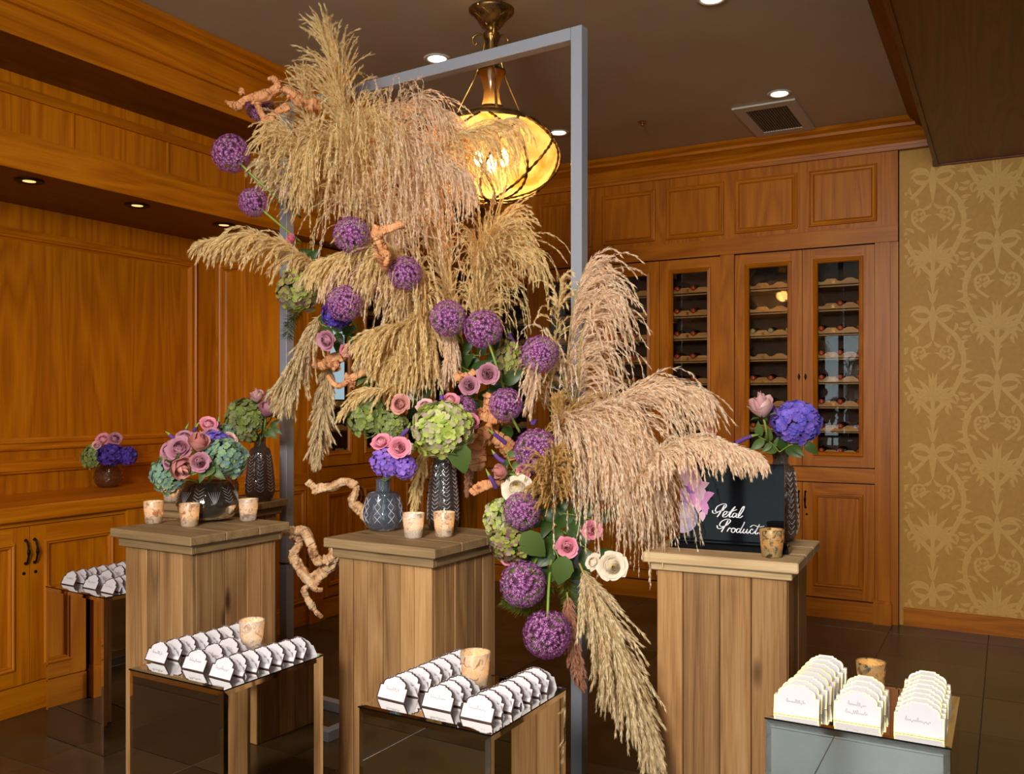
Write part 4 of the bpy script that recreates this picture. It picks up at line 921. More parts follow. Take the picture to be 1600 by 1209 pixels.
# ------------------------------------------------------------------ the black sign
s0, s1 = Zp(1047, 855, 1.07), Zp(1232, 867, 1.07); sx_, sy_ = s1.x-s0.x, s1.y-s0.y; SW = math.hypot(sx_, sy_); SY = math.atan2(sy_, sx_)
sg = thing('acrylic_sign', 'black acrylic tabletop sign with white script and a pink flower print', 'sign', (s0.x, s0.y, 1.0705), rz=SY)
PX = SW/185.0   # one picture pixel on the sign
b = MB(); b.bbox((0, 0, 0), (SW, 0.085, 9*PX), 0.002); b.build('stand_base', M_ACRY, sg)
b = MB(); b.bbox((0.01, 0.018, 9*PX), (SW-0.006, 0.072, 13.5*PX), 0.002); b.build('stand_base', M_ACRY, sg)
X0, X1, Z0, Z1 = 13*PX, 177*PX, 13.5*PX, 138*PX; YF = 0.032
b = MB(); b.bbox((X0, YF, Z0), (X1, YF+0.012, Z1), 0.001); pan = b.build('sign_panel', M_ACRY, sg)
SP = lambda px, py: (X0+(px-1060)*PX, Z0+(846-py)*PX)     # photo pixels of the sign face
lay = [0]
def flat(poly, mat, name='flower_print', parent=None):
    lay[0] += 1; y = YF-0.0003-lay[0]*0.00005; b = MB(); n = len(poly)
    b.add([(x, y, z) for x, z in poly], [tuple(range(n))]); return b.build(name, mat, parent or pan)
c1, c2, c3, c4 = [simple('print_'+n, lin(*c), 0.5) for n, c in (('pale_pink', (232, 186, 214)), ('rose_pink', (214, 140, 196)), ('violet', (150, 96, 186)), ('lilac_grey', (168, 150, 178)))]
def petal2(cx, cz, ang, L_, wd, mat):
    pts = []
    for t in np.linspace(0, 1, 9): pts.append((t*L_, wd*math.sin(math.pi*t**0.7)))
    pts += [(t, -v) for t, v in pts[1:-1][::-1]]
    ca, sa = math.cos(ang), math.sin(ang); P = [(cx+x*ca-v*sa, cz+x*sa+v*ca) for x, v in pts]
    P = [(min(max(x, X0+0.0008), X1), min(max(z, Z0), Z1-0.0008)) for x, z in P]; flat(P, mat)
for (fx_, fy_), L_, cs in (((1072, 742), 20, (c1, c1, c2)), ((1088, 762), 22, (c1, c2, c1)), ((1070, 775), 18, (c3, c3, c2)), ((1092, 784), 20, (c2, c1, c2)), ((1080, 752), 16, (c1, c2, c1))):
    cx, cz = SP(fx_, fy_)
    for k in range(6): petal2(cx, cz, k*1.047+0.4, L_*PX, 6.5*PX, cs[k % 3])
for (px, py, an) in ((1098, 790, -1.2), (1100, 775, 0.3), (1096, 800, -1.5)):
    cx, cz = SP(px, py); petal2(cx, cz, an, 17*PX, 5.5*PX, c2 if px != 1096 else c1)
cx, cz = SP(1064, 812); P = [(max(cx+25*PX*math.cos(a), X0+0.0005), max(cz+25*PX*math.sin(a), Z0+0.002)) for a in np.linspace(0, 2*math.pi, 40, endpoint=False)]; flat(P, c4, 'circle_print')
cx, cz = SP(1064, 804); P = [(max(cx+20*PX*math.cos(a), X0+0.0005), cz+9*PX*math.sin(a)) for a in np.linspace(0, 2*math.pi, 30, endpoint=False)]; flat(P, simple('print_lilac_light', lin(190, 172, 196), 0.5), 'circle_print')
M_SCRIPT = simple('white_script', lin(236, 232, 238), 0.5)
def script(strokes, ox, oy, sc):
    b = MB(); y = YF-0.0022
    for st_, wd in strokes:
        S_ = spline([(ox+x*sc, 0, oy-yy*sc) for x, yy in st_], len(st_)*6)[:, [0, 2]]; T = np.gradient(S_, axis=0); T /= np.linalg.norm(T, axis=1)[:, None]+1e-9
        n = len(S_); wv = wd*PX*(0.35+0.65*np.abs(T[:, 1])); Nn = np.stack([-T[:, 1], T[:, 0]], 1)*wv[:, None]; V = []
        for a_, c_ in zip(S_+Nn, S_-Nn): V += [(a_[0], y, a_[1]), (c_[0], y, c_[1])]
        b.add(V, [(2*i, 2*i+1, 2*i+3, 2*i+2) for i in range(n-1)])
    return b
# strokes in zoomed picture pixels (3.555 per pixel), origin at the photo pixel (1000,560)
Zc = lambda L_: [(x, y) for x, y in L_]
petal_w = [(Zc([(402, 845), (403, 858), (415, 862), (440, 850), (475, 825), (478, 808), (460, 806), (430, 822), (418, 845), (425, 852), (445, 850), (468, 838)]), 0.95),
 (Zc([(470, 812), (455, 840), (440, 865), (428, 882)]), 1.1),
 (Zc([(462, 872), (478, 862), (484, 850), (474, 848), (462, 862), (460, 878), (474, 880), (490, 868), (510, 840), (525, 822)]), 0.9),
 (Zc([(530, 818), (512, 845), (498, 870), (500, 880), (514, 872)]), 1.0), (Zc([(490, 852), (512, 846), (540, 834)]), 0.8),
 (Zc([(536, 858), (524, 856), (514, 870), (518, 880), (530, 872), (540, 858), (534, 874), (540, 880), (552, 870)]), 0.9),
 (Zc([(552, 870), (572, 840), (580, 816), (570, 822), (552, 855), (546, 876), (556, 880), (572, 868)]), 0.9)]
prod_w = [(Zc([(428, 930), (430, 944), (444, 948), (470, 932), (500, 908), (500, 895), (482, 892), (455, 905), (442, 925), (450, 935), (475, 930), (492, 918)]), 0.95),
 (Zc([(490, 898), (476, 925), (462, 948), (452, 966)]), 1.1),
 (Zc([(484, 962), (494, 944), (500, 940), (504, 945), (514, 942)]), 0.9),
 (Zc([(506, 962), (512, 945), (520, 940), (530, 946), (526, 960), (514, 966), (508, 955), (516, 944), (538, 946)]), 0.9),
 (Zc([(558, 944), (546, 942), (536, 954), (540, 965), (552, 958), (572, 925), (582, 902), (572, 925), (556, 958), (562, 965), (574, 955)]), 0.9),
 (Zc([(580, 942), (572, 958), (578, 966), (590, 956), (598, 942), (592, 958), (598, 966), (608, 955)]), 0.9),
 (Zc([(628, 946), (622, 940), (612, 950), (612, 962), (624, 966), (640, 952), (656, 928), (664, 912)]), 0.9),
 (Zc([(664, 912), (650, 938), (640, 960), (646, 967), (658, 958)]), 1.0), (Zc([(612, 930), (630, 918), (660, 926), (690, 920)]), 0.8),
 (Zc([(672, 944), (664, 960), (668, 967), (680, 958)]), 0.9), (Zc([(694, 944), (684, 954), (688, 966), (700, 962), (704, 948), (696, 942), (708, 948)]), 0.9),
 (Zc([(714, 944), (708, 965), (720, 946), (728, 944), (724, 958), (728, 966), (738, 956)]), 0.9), (Zc([(752, 944), (744, 948), (752, 958), (746, 966), (736, 962)]), 0.9)]
for nm, wds in (('lettering', petal_w), ('lettering', prod_w)):
    for st_, wd in wds: pass
    ox, oz = SP(1000, 560); script(wds, ox, oz, PX/3.555).build(nm, M_SCRIPT, pan)['kind'] = 'stuff'
# wrought-iron garden scrolls in the doors behind the photographer (they show mirrored in the sign)
gs = bpy.data.objects.get('door_1')
def scroll(cx, cz, R0, turn, tail, sgn):
    pts = []
    for i in range(40):
        t = i/39; r = R0*(0.12+0.88*t); a = turn*t*2*math.pi; pts.append((cx+sgn*r*math.cos(a), FB+0.03, cz+r*math.sin(a)))
    e = pts[-1]; pts += [(e[0]+sgn*tail[0]*k/5, FB+0.03, e[2]+tail[1]*k/5) for k in range(1, 6)]
    b = MB(); b.tube(pts, 0.016, 6); b.build('iron_scroll', M_IRON, gs, smooth=True)
for cx, cz, R0, turn, tail, sg_ in ((-2.2, 1.0, 0.17, 1.55, (0.02, 0.5), 1), (-1.75, 0.62, 0.12, 1.5, (0.0, 0.3), -1), (-1.5, 1.25, 0.15, 1.6, (0.0, 0.4), 1), (-2.55, 0.6, 0.14, 1.5, (0, 0.4), 1)): scroll(cx, cz, R0, turn, tail, sg_)
# ------------------------------------------------------------------ pampas plumes
def plume(label, pts, blen, spread, mat, nb=150, ns=70, droop=1.0, seed=0, splen=0.024, thick=0.0011, bias=0.0, name='pampas_plume'):
    g = np.random.default_rng(seed+100)
    P = [D(x, y, d) for x, y, d in pts]; base = P[0]
    root = thing(name, label, 'plume', (base.x, base.y, base.z), group='pampas grass plumes')
    R = spline([p-base for p in P], 60); T = np.gradient(R, axis=0); T /= np.linalg.norm(T, axis=1)[:, None]
    b = MB(); rs = np.linspace(0.0042, 0.0012, 60); b.tube([tuple(p) for p in R[::2]], list(rs[::2]), 6); b.build('stem', P_STEM, root, smooth=True)
    ns = int(ns*1.2); thick *= 1.3; nb = int(nb*1.08)
    t = np.sort(g.uniform(0.03, 1.0, nb)); fi = t*59; i0 = np.minimum(fi.astype(int), 58); f = (fi-i0)[:, None]
    O = R[i0]*(1-f)+R[i0+1]*f; TT = T[i0]
    rnd = g.normal(size=(nb, 3)); rnd -= (rnd*TT).sum(1)[:, None]*TT; rnd /= np.linalg.norm(rnd, axis=1)[:, None]
    env = np.interp(t, [0, 0.12, 0.45, 0.8, 1.0], [0.55, 0.9, 1.0, 0.7, 0.42]); L = blen*env*g.uniform(0.5, 1.18, nb)
    sp = spread*np.interp(t, [0, 0.7, 1.0], [1.0, 0.8, 0.35])*g.uniform(0.5, 1.3, nb)
    d0 = TT*np.cos(sp)[:, None]+rnd*np.sin(sp)[:, None]+bias*np.array([VR.x, VR.y, 0.0]); d0 /= np.linalg.norm(d0, axis=1)[:, None]
    K = 9; grav = np.array([0, 0, -1.0]); Q = np.zeros((K+1, nb, 3)); Q[0] = O; dirs = np.zeros((K+1, nb, 3)); dirs[0] = d0; wig = g.normal(size=(nb, 3))*0.10
    dr = (droop*g.uniform(0.7, 1.15, nb))[:, None]
    for k in range(1, K+1):
        s = k/K; d = d0*(1-np.clip(dr*s*0.9, 0, 0.97))+grav*dr*s*1.1+wig*s; d /= np.linalg.norm(d, axis=1)[:, None]; dirs[k] = d
        Q[k] = Q[k-1]+d*(L/K)[:, None]
    # branch ribbons
    V = []; F = []
    camr = np.array([VR.x, VR.y, 0.0])
    side = np.cross(dirs, g.normal(size=(1, nb, 3))); side /= np.linalg.norm(side, axis=2)[:, :, None]+1e-9
    wb_ = (0.0009*np.linspace(1, 0.3, K+1))[:, None, None]; A_, B_ = Q+side*wb_, Q-side*wb_
    V = np.stack([A_, B_], 2).transpose(1, 0, 2, 3).reshape(-1, 3); bs = (np.arange(nb)*(K+1)*2)[:, None]; kk = np.arange(K)[None, :]*2
    a0 = (bs+kk).ravel(); Fq = np.stack([a0, a0+1, a0+3, a0+2], 1)
    # spikelets
    n = nb*ns; bi = np.repeat(np.arange(nb), ns); s = g.uniform(0.02, 1.0, n)**0.8; fk = s*K; k0 = np.minimum(fk.astype(int), K-1); ff = (fk-k0)[:, None]
    o = Q[k0, bi]*(1-ff)+Q[k0+1, bi]*ff; dd = dirs[k0+1, bi]
    r = g.normal(size=(n, 3)); r -= (r*dd).sum(1)[:, None]*dd; r /= np.linalg.norm(r, axis=1)[:, None]
    ang = g.uniform(0.06, 0.50, n)*(1.15-0.6*s); d = dd*np.cos(ang)[:, None]+r*np.sin(ang)[:, None]+grav*0.12*droop; d /= np.linalg.norm(d, axis=1)[:, None]
    ln = (splen*g.uniform(0.6, 1.3, n)*(1.05-0.35*s))[:, None]; o = o+r*(0.0015*g.random(n))[:, None]
    sd = np.cross(d, g.normal(size=(n, 3))); sd /= np.linalg.norm(sd, axis=1)[:, None]+1e-9; w_ = (thick*g.uniform(0.7, 1.3, n))[:, None]
    m = o+d*ln*0.4
    SV = np.stack([o, m+sd*w_, o+d*ln, m-sd*w_], 1).reshape(-1, 3); nn = np.arange(n)[:, None]*4+np.array([0, 1, 2, 3])[None, :]
    Vall = np.vstack([V, SV]); Fall = np.vstack([Fq, nn+len(V)])
    npmesh('feathery_head', Vall, Fall, mat, root, 'stuff')
    return root
f0 = fd
plume('golden pampas plume standing upright at the very top of the arrangement', [(572, 330, 4.25), (556, 250, 4.2), (532, 160, 4.2), (514, 62, 4.2)], 0.36, 0.80, P_GOLD, 260, 90, 0.42, 1, 0.030, 0.0011)
plume('golden pampas plume, upright, nested left of the topmost one', [(540, 330, 4.2), (500, 250, 4.15), (482, 190, 4.15), (474, 130, 4.15)], 0.26, 0.7, P_GOLD, 120, 80, 0.45, 2)
plume('golden pampas plume drooping from the upper left side over the metal upright', [(520, 330, 4.1), (486, 262, 4.0), (458, 222, 3.95), (440, 205, 3.95)], 0.26, 0.6, P_GOLD, 130, 80, 0.8, 3, bias=-0.2)
plume('wispy pampas plume pointing left just above the purple globe on the green stalk', [(500, 330, 4.1), (468, 300, 4.05), (440, 272, 4.0), (410, 252, 4.0)], 0.20, 0.55, P_PALE, 90, 60, 0.8, 4)
plume('pampas plume drooping straight down at the upper centre left', [(560, 300, 4.1), (530, 240, 4.0), (505, 225, 3.92), (482, 262, 3.9)], 0.36, 0.5, P_GOLD, 150, 80, 1.05, 5)
plume('rosy pampas plume arching right in front of the ceiling beam, tip near the lamp', [(575, 360, 4.15), (590, 240, 4.1), (630, 168, 4.05), (690, 172, 4.0)], 0.50, 0.55, P_PINK, 210, 85, 1.1, 6)
plume('long rosy pampas curtain below the grey top beam', [(570, 400, 4.1), (585, 290, 4.0), (612, 226, 3.95), (650, 232, 3.9)], 0.62, 0.55, P_PINK, 220, 85, 1.15, 7)
plume('golden pampas curtain in the upper centre, hanging over the purple globe', [(560, 380, 4.05), (548, 270, 3.95), (560, 200, 3.9), (590, 205, 3.9)], 0.46, 0.55, P_GOLD, 170, 80, 1.05, 8)
plume('pampas plume arching across the front of the glass pendant lamp', [(600, 400, 4.05), (640, 285, 4.0), (700, 222, 3.95), (790, 186, 3.9)], 0.42, 0.45, P_GOLD, 210, 80, 0.95, 9)
plume('rosy pampas curtain hanging to the left below the pendant lamp', [(600, 440, 4.05), (632, 330, 3.95), (668, 262, 3.9), (712, 262, 3.85)], 0.44, 0.5, P_PINK, 170, 80, 1.1, 10)
plume('pampas plume lying horizontally, pointing furthest left past the panelling', [(505, 425, 4.05), (450, 388, 3.95), (390, 368, 3.9), (318, 376, 3.9)], 0.22, 0.42, P_GOLD, 170, 85, 0.80, 11, 0.028)
plume('pale pampas plume hanging down beside the left metal upright', [(505, 485, 4.0), (478, 540, 3.95), (458, 582, 3.95), (446, 615, 3.95)], 0.21, 0.60, P_PALE, 200, 85, 0.5, 12, 0.028)
plume('slim pale pampas plume hanging straight down, second from the left upright', [(516, 560, 4.05), (508, 620, 4.05), (500, 670, 4.05), (494, 710, 4.05)], 0.14, 0.55, P_PALE, 190, 85, 0.4, 13, 0.028)
plume('broad golden pampas plume arching left across the middle of the arrangement', [(668, 520, 3.95), (648, 440, 3.85), (596, 392, 3.8), (505, 404, 3.8)], 0.34, 0.45, P_GOLD, 240, 90, 1.0, 14, 0.026)
plume('rosy pampas fringe hanging below the broad golden arch', [(660, 500, 3.95), (620, 440, 3.85), (565, 415, 3.82), (520, 430, 3.8)], 0.26, 0.5, P_PINK, 120, 80, 1.1, 15)
plume('fluffy golden pampas brush in the centre, under the broad arch', [(672, 470, 3.9), (648, 500, 3.8), (620, 512, 3.72), (588, 518, 3.7)], 0.30, 0.55, P_GOLD, 220, 90, 0.85, 16, 0.026)
plume('fluffy pampas brush hanging above the round vase roses', [(680, 500, 3.9), (668, 540, 3.8), (640, 556, 3.72), (610, 560, 3.7)], 0.24, 0.55, P_GOLD, 150, 85, 0.95, 17, 0.026)
plume('thin beige pampas sprig trailing left over the green hydrangea', [(650, 590, 3.75), (610, 604, 3.65), (570, 612, 3.62), (536, 640, 3.6)], 0.12, 0.35, P_GOLD, 60, 60, 0.6, 18)
plume('pampas plume rising behind the paired purple globes, left of its twin', [(725, 540, 4.1), (705, 470, 4.1), (692, 400, 4.1), (672, 330, 4.1)], 0.26, 0.30, P_GOLD, 150, 80, 0.45, 19, 0.028)
plume('golden pampas plume rising upright in the centre with a nodding tip', [(742, 520, 4.05), (750, 450, 4.05), (758, 400, 4.0), (780, 352, 4.0)], 0.38, 0.36, P_GOLD, 200, 85, 0.62, 20, 0.028)
plume('pampas plume leaning right behind the upright central plume', [(745, 540, 4.1), (760, 450, 4.05), (772, 400, 4.05), (812, 388, 4.0)], 0.46, 0.35, P_GOLD, 120, 80, 0.95, 21)
plume('rosy pampas plume hanging between the central roses and the golden brush', [(690, 470, 3.9), (700, 510, 3.85), (702, 545, 3.8), (696, 570, 3.8)], 0.18, 0.45, P_PINK, 110, 80, 0.9, 22)
plume('tall rosy pampas plume in front of the right metal upright', [(872, 690, 3.7), (886, 560, 3.65), (897, 470, 3.6), (918, 408, 3.6)], 0.38, 0.50, P_PINK, 115, 95, 0.85, 23, 0.024, bias=0.55)
plume('loose rosy pampas plume drooping right, beside the right metal upright', [(884, 700, 3.7), (902, 600, 3.6), (910, 520, 3.58), (930, 470, 3.55)], 0.40, 0.50, P_PINK, 75, 95, 0.95, 24, 0.024, bias=0.5)
plume('thin branching pampas sprig with short tufts left of the right upright', [(862, 660, 3.65), (864, 580, 3.62), (870, 510, 3.6), (876, 440, 3.6)], 0.20, 0.7, P_GOLD, 46, 75, 0.7, 25, 0.022)
plume('rosy pampas sprig hanging over the purple globe beside the right upright', [(895, 640, 3.6), (870, 560, 3.5), (850, 560, 3.45), (832, 600, 3.45)], 0.26, 0.4, P_PINK, 50, 75, 0.9, 26, 0.022)
plume('large rosy pampas plume fanning right in front of the wine cabinet', [(900, 740, 3.5), (950, 650, 3.4), (1005, 606, 3.35), (1075, 604, 3.3)], 0.40, 0.45, P_PINK, 160, 95, 0.85, 27, 0.024, bias=0.15)
plume('rosy pampas curtain, right of centre, reaching down to the cream rose', [(860, 650, 3.5), (885, 655, 3.4), (918, 668, 3.33), (955, 700, 3.3)], 0.58, 0.55, P_PINK, 170, 95, 1.15, 28, 0.024)
plume('long rosy pampas curtain, rightmost of the big hanging pair', [(870, 670, 3.5), (920, 650, 3.4), (968, 662, 3.33), (1000, 700, 3.3)], 0.62, 0.5, P_PINK, 170, 95, 1.15, 29, 0.024)
plume('brown-gold pampas plume filling behind the hanging curtains', [(840, 690, 3.6), (900, 650, 3.55), (960, 690, 3.5), (1000, 760, 3.5)], 0.50, 0.6, P_BRWN, 170, 80, 1.1, 30)
plume('pampas plume arching right over the top of the black sign', [(985, 770, 3.2), (1030, 706, 3.05), (1100, 686, 2.95), (1180, 706, 2.9)], 0.19, 0.30, P_PINK, 200, 90, 0.9, 31, 0.022)
plume('fluffy brown-gold pampas tuft above the green leaves', [(868, 790, 3.35), (862, 760, 3.3), (862, 735, 3.28), (868, 708, 3.28)], 0.15, 0.9, P_BRWN, 150, 80, 0.7, 32, 0.018)
plume('small golden pampas tuft standing right of the large purple globe', [(872, 710, 3.45), (874, 680, 3.42), (876, 655, 3.42), (874, 632, 3.42)], 0.10, 0.4, P_BRWN, 90, 80, 0.3, 33, 0.020)
plume('thick pale pampas plume hanging diagonally down at the bottom right', [(905, 880, 3.2), (940, 960, 3.1), (975, 1050, 3.05), (1016, 1165, 3.0)], 0.25, 0.52, P_PALE, 380, 110, 0.45, 34, 0.030, 0.0012)
plume('slim dusky pink pampas plume hanging left of the thick pale one', [(886, 925, 3.3), (892, 980, 3.28), (900, 1025, 3.26), (906, 1060, 3.25)], 0.09, 0.5, P_DUSK, 150, 80, 0.3, 35, 0.022)
plume('golden pampas plume hanging between the two vases on the middle pedestal', [(668, 690, 3.62), (660, 720, 3.6), (652, 755, 3.6), (646, 800, 3.6)], 0.10, 0.35, P_GOLD, 110, 80, 0.4, 36, 0.022)
plume('grey-brown pampas wisp hanging behind the tall herringbone vase', [(742, 660, 3.75), (740, 690, 3.72), (735, 720, 3.72), (730, 760, 3.72)], 0.10, 0.3, P_DUSK, 80, 70, 0.3, 37, 0.022)
# ------------------------------------------------------------------ alliums
def allium_mesh(seed, n=470):
    g = np.random.default_rng(seed); V = []; F = []; M = []
    i = np.arange(n); z = 1-2*(i+0.5)/n; ph = i*2.39996+g.normal(0, 0.1, n); r = np.sqrt(1-z*z)
    N_ = np.stack([r*np.cos(ph), r*np.sin(ph), z], 1)+g.normal(0, 0.03, (n, 3)); N_ /= np.linalg.norm(N_, axis=1)[:, None]
    keep = N_[:, 2] > -0.93; N_ = N_[keep]
    for q in N_:
        a = np.cross(q, [0.3, 0.5, 0.8]); a /= np.linalg.norm(a); b_ = np.cross(q, a); R = 0.86+g.uniform(-0.05, 0.06); c = q*R
        # pedicel
        k = len(V); w_ = 0.006; V += [q*0.12+a*w_, q*0.12-a*w_, c-a*w_, c+a*w_]; F.append((k, k+1, k+2, k+3)); M.append(2)
        L_ = g.uniform(0.10, 0.135); sp = g.random()*6
        for p in range(6):
            an = sp+p*math.pi/3; d = a*math.cos(an)+b_*math.sin(an); e = np.cross(q, d); k = len(V)
            V += [c, c+d*L_*0.5+e*0.019+q*0.035, c+d*L_+q*0.05, c+d*L_*0.5-e*0.019+q*0.035]; F.append((k, k+1, k+2, k+3)); M.append(0)
        k = len(V); s = 0.026; V += [c+q*0.05+a*s, c+q*0.05+b_*s, c+q*0.05-a*s, c+q*0.05-b_*s]; F.append((k, k+1, k+2, k+3)); M.append(1)
    return npmesh('floret_ball', np.array(V), np.array(F), [P_ALL, P_ALLC, P_GSTEM], None, 'stuff', np.array(M))
AL = [allium_mesh(s_) for s_ in (1, 2, 3)]
for o in AL: C.objects.unlink(o)
def allium(label, x, y, r, d, stem=None, k=0):
    p = D(x, y, d); rad = r*d/FPX
    root = thing('allium', label, 'flower', (p.x, p.y, p.z), group='purple allium globes')
    h = AL[k % 3].copy(); h.name = 'floret_ball'; C.objects.link(h); h.parent = root; h.scale = (rad*1.02,)*3; 
    if stem is None: stem = [(x+r*0.5, y+r*1.0, d+0.10), (x+r*0.9, y+r*1.6, d+0.25)]
    P = [Vector((0, 0, 0))]+[D(a_, b_, c_)-p for a_, b_, c_ in stem]
    h.rotation_euler = aim(-(P[1]-P[0]), k*1.3)
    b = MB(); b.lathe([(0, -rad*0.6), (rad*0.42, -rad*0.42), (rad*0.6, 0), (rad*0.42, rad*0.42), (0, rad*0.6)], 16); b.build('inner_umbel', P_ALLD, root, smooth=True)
    b = MB(); S_ = spline(P, 16); b.tube([tuple(q) for q in S_], 0.0052, 8); b.build('stem', P_GSTEM, root, smooth=True)
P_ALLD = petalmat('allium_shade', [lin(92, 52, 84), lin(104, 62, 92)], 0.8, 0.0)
ALS = [('purple allium globe reaching out left on a long green stalk', 361, 240, 31, 3.95, [(395, 275, 3.95), (432, 308, 4.0), (470, 340, 4.15)]),
 ('small purple allium globe below the outermost one', 396, 316, 24, 3.95, [(430, 345, 3.97), (470, 378, 4.05)]),
 ('dark purple allium behind the uppermost driftwood branch', 406, 168, 23, 4.15, [(424, 198, 4.15), (432, 225, 4.15)]),
 ('purple allium peeking from the upper left of the pampas', 438, 222, 22, 4.2, None),
 ('purple allium globe below the golden curtain, upper centre', 549, 367, 30, 3.72, None),
 ('purple allium globe near the driftwood fork, above the broad arch', 633, 427, 28, 3.72, None),
 ('purple allium globe above the deep violet hydrangea, under the broad arch', 538, 474, 30, 3.72, None),
 ('left one of the paired purple allium globes in the centre', 700, 497, 30, 3.70, None),
 ('right one of the paired purple allium globes in the centre', 755, 514, 32, 3.68, [(768, 548, 3.68), (780, 585, 3.7), (793, 625, 3.85)]),
 ('purple allium globe veiled by rosy pampas, left of the right upright', 843, 553, 31, 3.40, None),
 ('purple allium globe at the end of the bright green stalk', 790, 632, 28, 3.55, [(800, 652, 3.56), (812, 675, 3.6)]),
 ('partly hidden purple allium behind the big lime hydrangea', 722, 640, 24, 3.66, None),
 ('large purple allium globe right of the driftwood stump', 838, 704, 37, 3.40, None),
 ('purple allium globe beside the cream rose and green-mauve hydrangea', 815, 798, 31, 3.30, None),
 ('purple allium globe, second from the bottom', 817, 912, 38, 3.25, [(835, 880, 3.32), (850, 850, 3.4)]),
 ('lowest purple allium globe, hanging head down', 855, 990, 40, 3.2, [(856, 950, 3.2), (858, 910, 3.25), (862, 870, 3.35)])]
for i, (lb, x, y, r, d, stm) in enumerate(ALS): allium(lb, x, y, r, d, stm, i)
# ------------------------------------------------------------------ hydrangeas
def hyd_mesh(seed, n=95, inner=0.74):
    g = np.random.default_rng(seed); V = []; F = []
    i = np.arange(n); z = 1-1.62*(i+0.5)/n; ph = i*2.39996; r = np.sqrt(np.clip(1-z*z, 0, 1)); N_ = np.stack([r*np.cos(ph), r*np.sin(ph), z], 1)+g.normal(0, 0.05, (n, 3))
    N_ /= np.linalg.norm(N_, axis=1)[:, None]
    for q in N_:
        tilt = g.normal(0, 0.25, 3); m = q+tilt; m /= np.linalg.norm(m); a = np.cross(m, [0.3, 0.5, 0.8]); a /= np.linalg.norm(a); b_ = np.cross(m, a); c = q*(0.87+g.uniform(-0.10, 0.09))
        s0 = g.random()*6; L_ = 0.225*g.uniform(0.85, 1.15)
        for p in range(4):
            an = s0+p*math.pi/2; d = a*math.cos(an)+b_*math.sin(an); e = np.cross(m, d); k = len(V); W_ = L_*0.56; cup = g.uniform(0.0, 0.06)
            V += [c, c+d*L_*0.35-e*W_*0.75+m*cup*0.3, c+d*L_*0.75-e*W_*0.9+m*(cup), c+d*L_+m*(cup+0.01), c+d*L_*0.75+e*W_*0.9+m*cup, c+d*L_*0.35+e*W_*0.75+m*cup*0.3, c+d*L_*0.6+m*(cup*0.2-0.012)]
            for t in range(6): F.append((k+6, k+t, k+(t+1) % 6))
    return npmesh('floret_cluster', np.array(V), np.array(F), [H_LIME], None, 'stuff')
HYM = {}
def vase_of(x, y, d):
    q = ap if x < 215 else bp if x < 372 else tp if (x < 440 and d > 4.3) else mp_ if (575 < x < 650 and y > 690) else mt if (630 < x < 745 and d < 3.6 and y < 720) else rv if x > 1150 else None
    if q is None: return None
    h = {id(bp): 0.16, id(tp): 0.325, id(mp_): 0.195, id(mt): 0.285, id(rv): 0.345, id(ap): 0.135}[id(q)]
    return Vector((q.x, q.y, q.z+0.025)), Vector((q.x, q.y, q.z+h))
def hyd(label, x, y, rx, ry, d, mat, face=None, n=95, seed=0):
    key = (mat.name, n)
    if key not in HYM:
        o = hyd_mesh(len(HYM)+5, n); o.data.materials[0] = mat; C.objects.unlink(o); HYM[key] = o
    p = D(x, y, d); root = thing('hydrangea', label, 'flower', (p.x, p.y, p.z))
    h = HYM[key].copy(); h.name = 'floret_cluster'; C.objects.link(h); h.parent = root
    f = Vector(face) if face else (tocam(p)+Vector((0, 0, 0.55))); f.normalize()
    s = (rx+ry)/2*d/FPX; h.rotation_euler = aim(f, seed)
    h.scale = (s*1.0, s*1.0, s*1.0)
    root.scale = (rx/((rx+ry)/2), rx/((rx+ry)/2), ry/((rx+ry)/2))
    vt = vase_of(x, y, d); b = MB()
    if vt:
        sc_ = root.scale; cv = lambda u: Vector(((u.x-p.x)/sc_[0], (u.y-p.y)/sc_[1], (u.z-p.z)/sc_[2])); q0, q1 = cv(vt[0]), cv(vt[1])
        P_ = [tuple(f*s*0.1), tuple((f*s*0.1).lerp(q1, 0.6)), tuple(q1), tuple(q1.lerp(q0, 0.5)), tuple(q0)]
    else: P_ = [tuple(f*s*0.2), tuple(-f*s*0.9), tuple(-f*s*1.2+Vector((0, 0, -0.05)))]
    b.tube(P_, 0.004, 8); b.build('stem', P_GSTEM, root, smooth=True)
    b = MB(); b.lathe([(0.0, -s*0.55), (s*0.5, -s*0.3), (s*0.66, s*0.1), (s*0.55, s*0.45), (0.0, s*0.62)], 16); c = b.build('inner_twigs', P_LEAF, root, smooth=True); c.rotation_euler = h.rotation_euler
hyd('mauve-green hydrangea next to the left metal upright', 466, 455, 35, 36, 3.95, H_MAUVE)
hyd('deep violet-blue hydrangea under the purple globe, left of centre', 526, 490, 24, 24, 3.80, H_DEEP)
hyd('mid-green hydrangea, left lobe, under the beige pampas sprig', 572, 650, 34, 34, 3.70, H_GREEN)
hyd('mid-green hydrangea, right lobe, above the two pink roses', 612, 665, 28, 28, 3.68, H_GREEN, seed=2)
hyd('big lime hydrangea filling the tall vase on the middle pedestal', 691, 670, 51, 46, 3.42, H_LIME, n=120)
hyd('mauve-green hydrangea behind the green stalk, right of centre', 795, 562, 22, 36, 3.85, H_MAUVE)
hyd('green-mauve hydrangea, upper of the stacked pair at lower centre', 780, 808, 26, 32, 3.38, H_LIME, seed=1)
hyd('green hydrangea, lower of the stacked pair at lower centre', 800, 848, 38, 30, 3.34, H_MAUVE, seed=3)
hyd('violet-blue hydrangea in the round vase, left lobe', 604, 722, 26, 24, 3.36, H_VIO)
hyd('violet-blue hydrangea in the round vase, right lobe', 632, 730, 20, 20, 3.34, H_VIO, seed=2)
hyd('violet-blue hydrangea in the vase behind the black sign', 1244, 660, 40, 35, 3.30, H_BLUE, n=120)
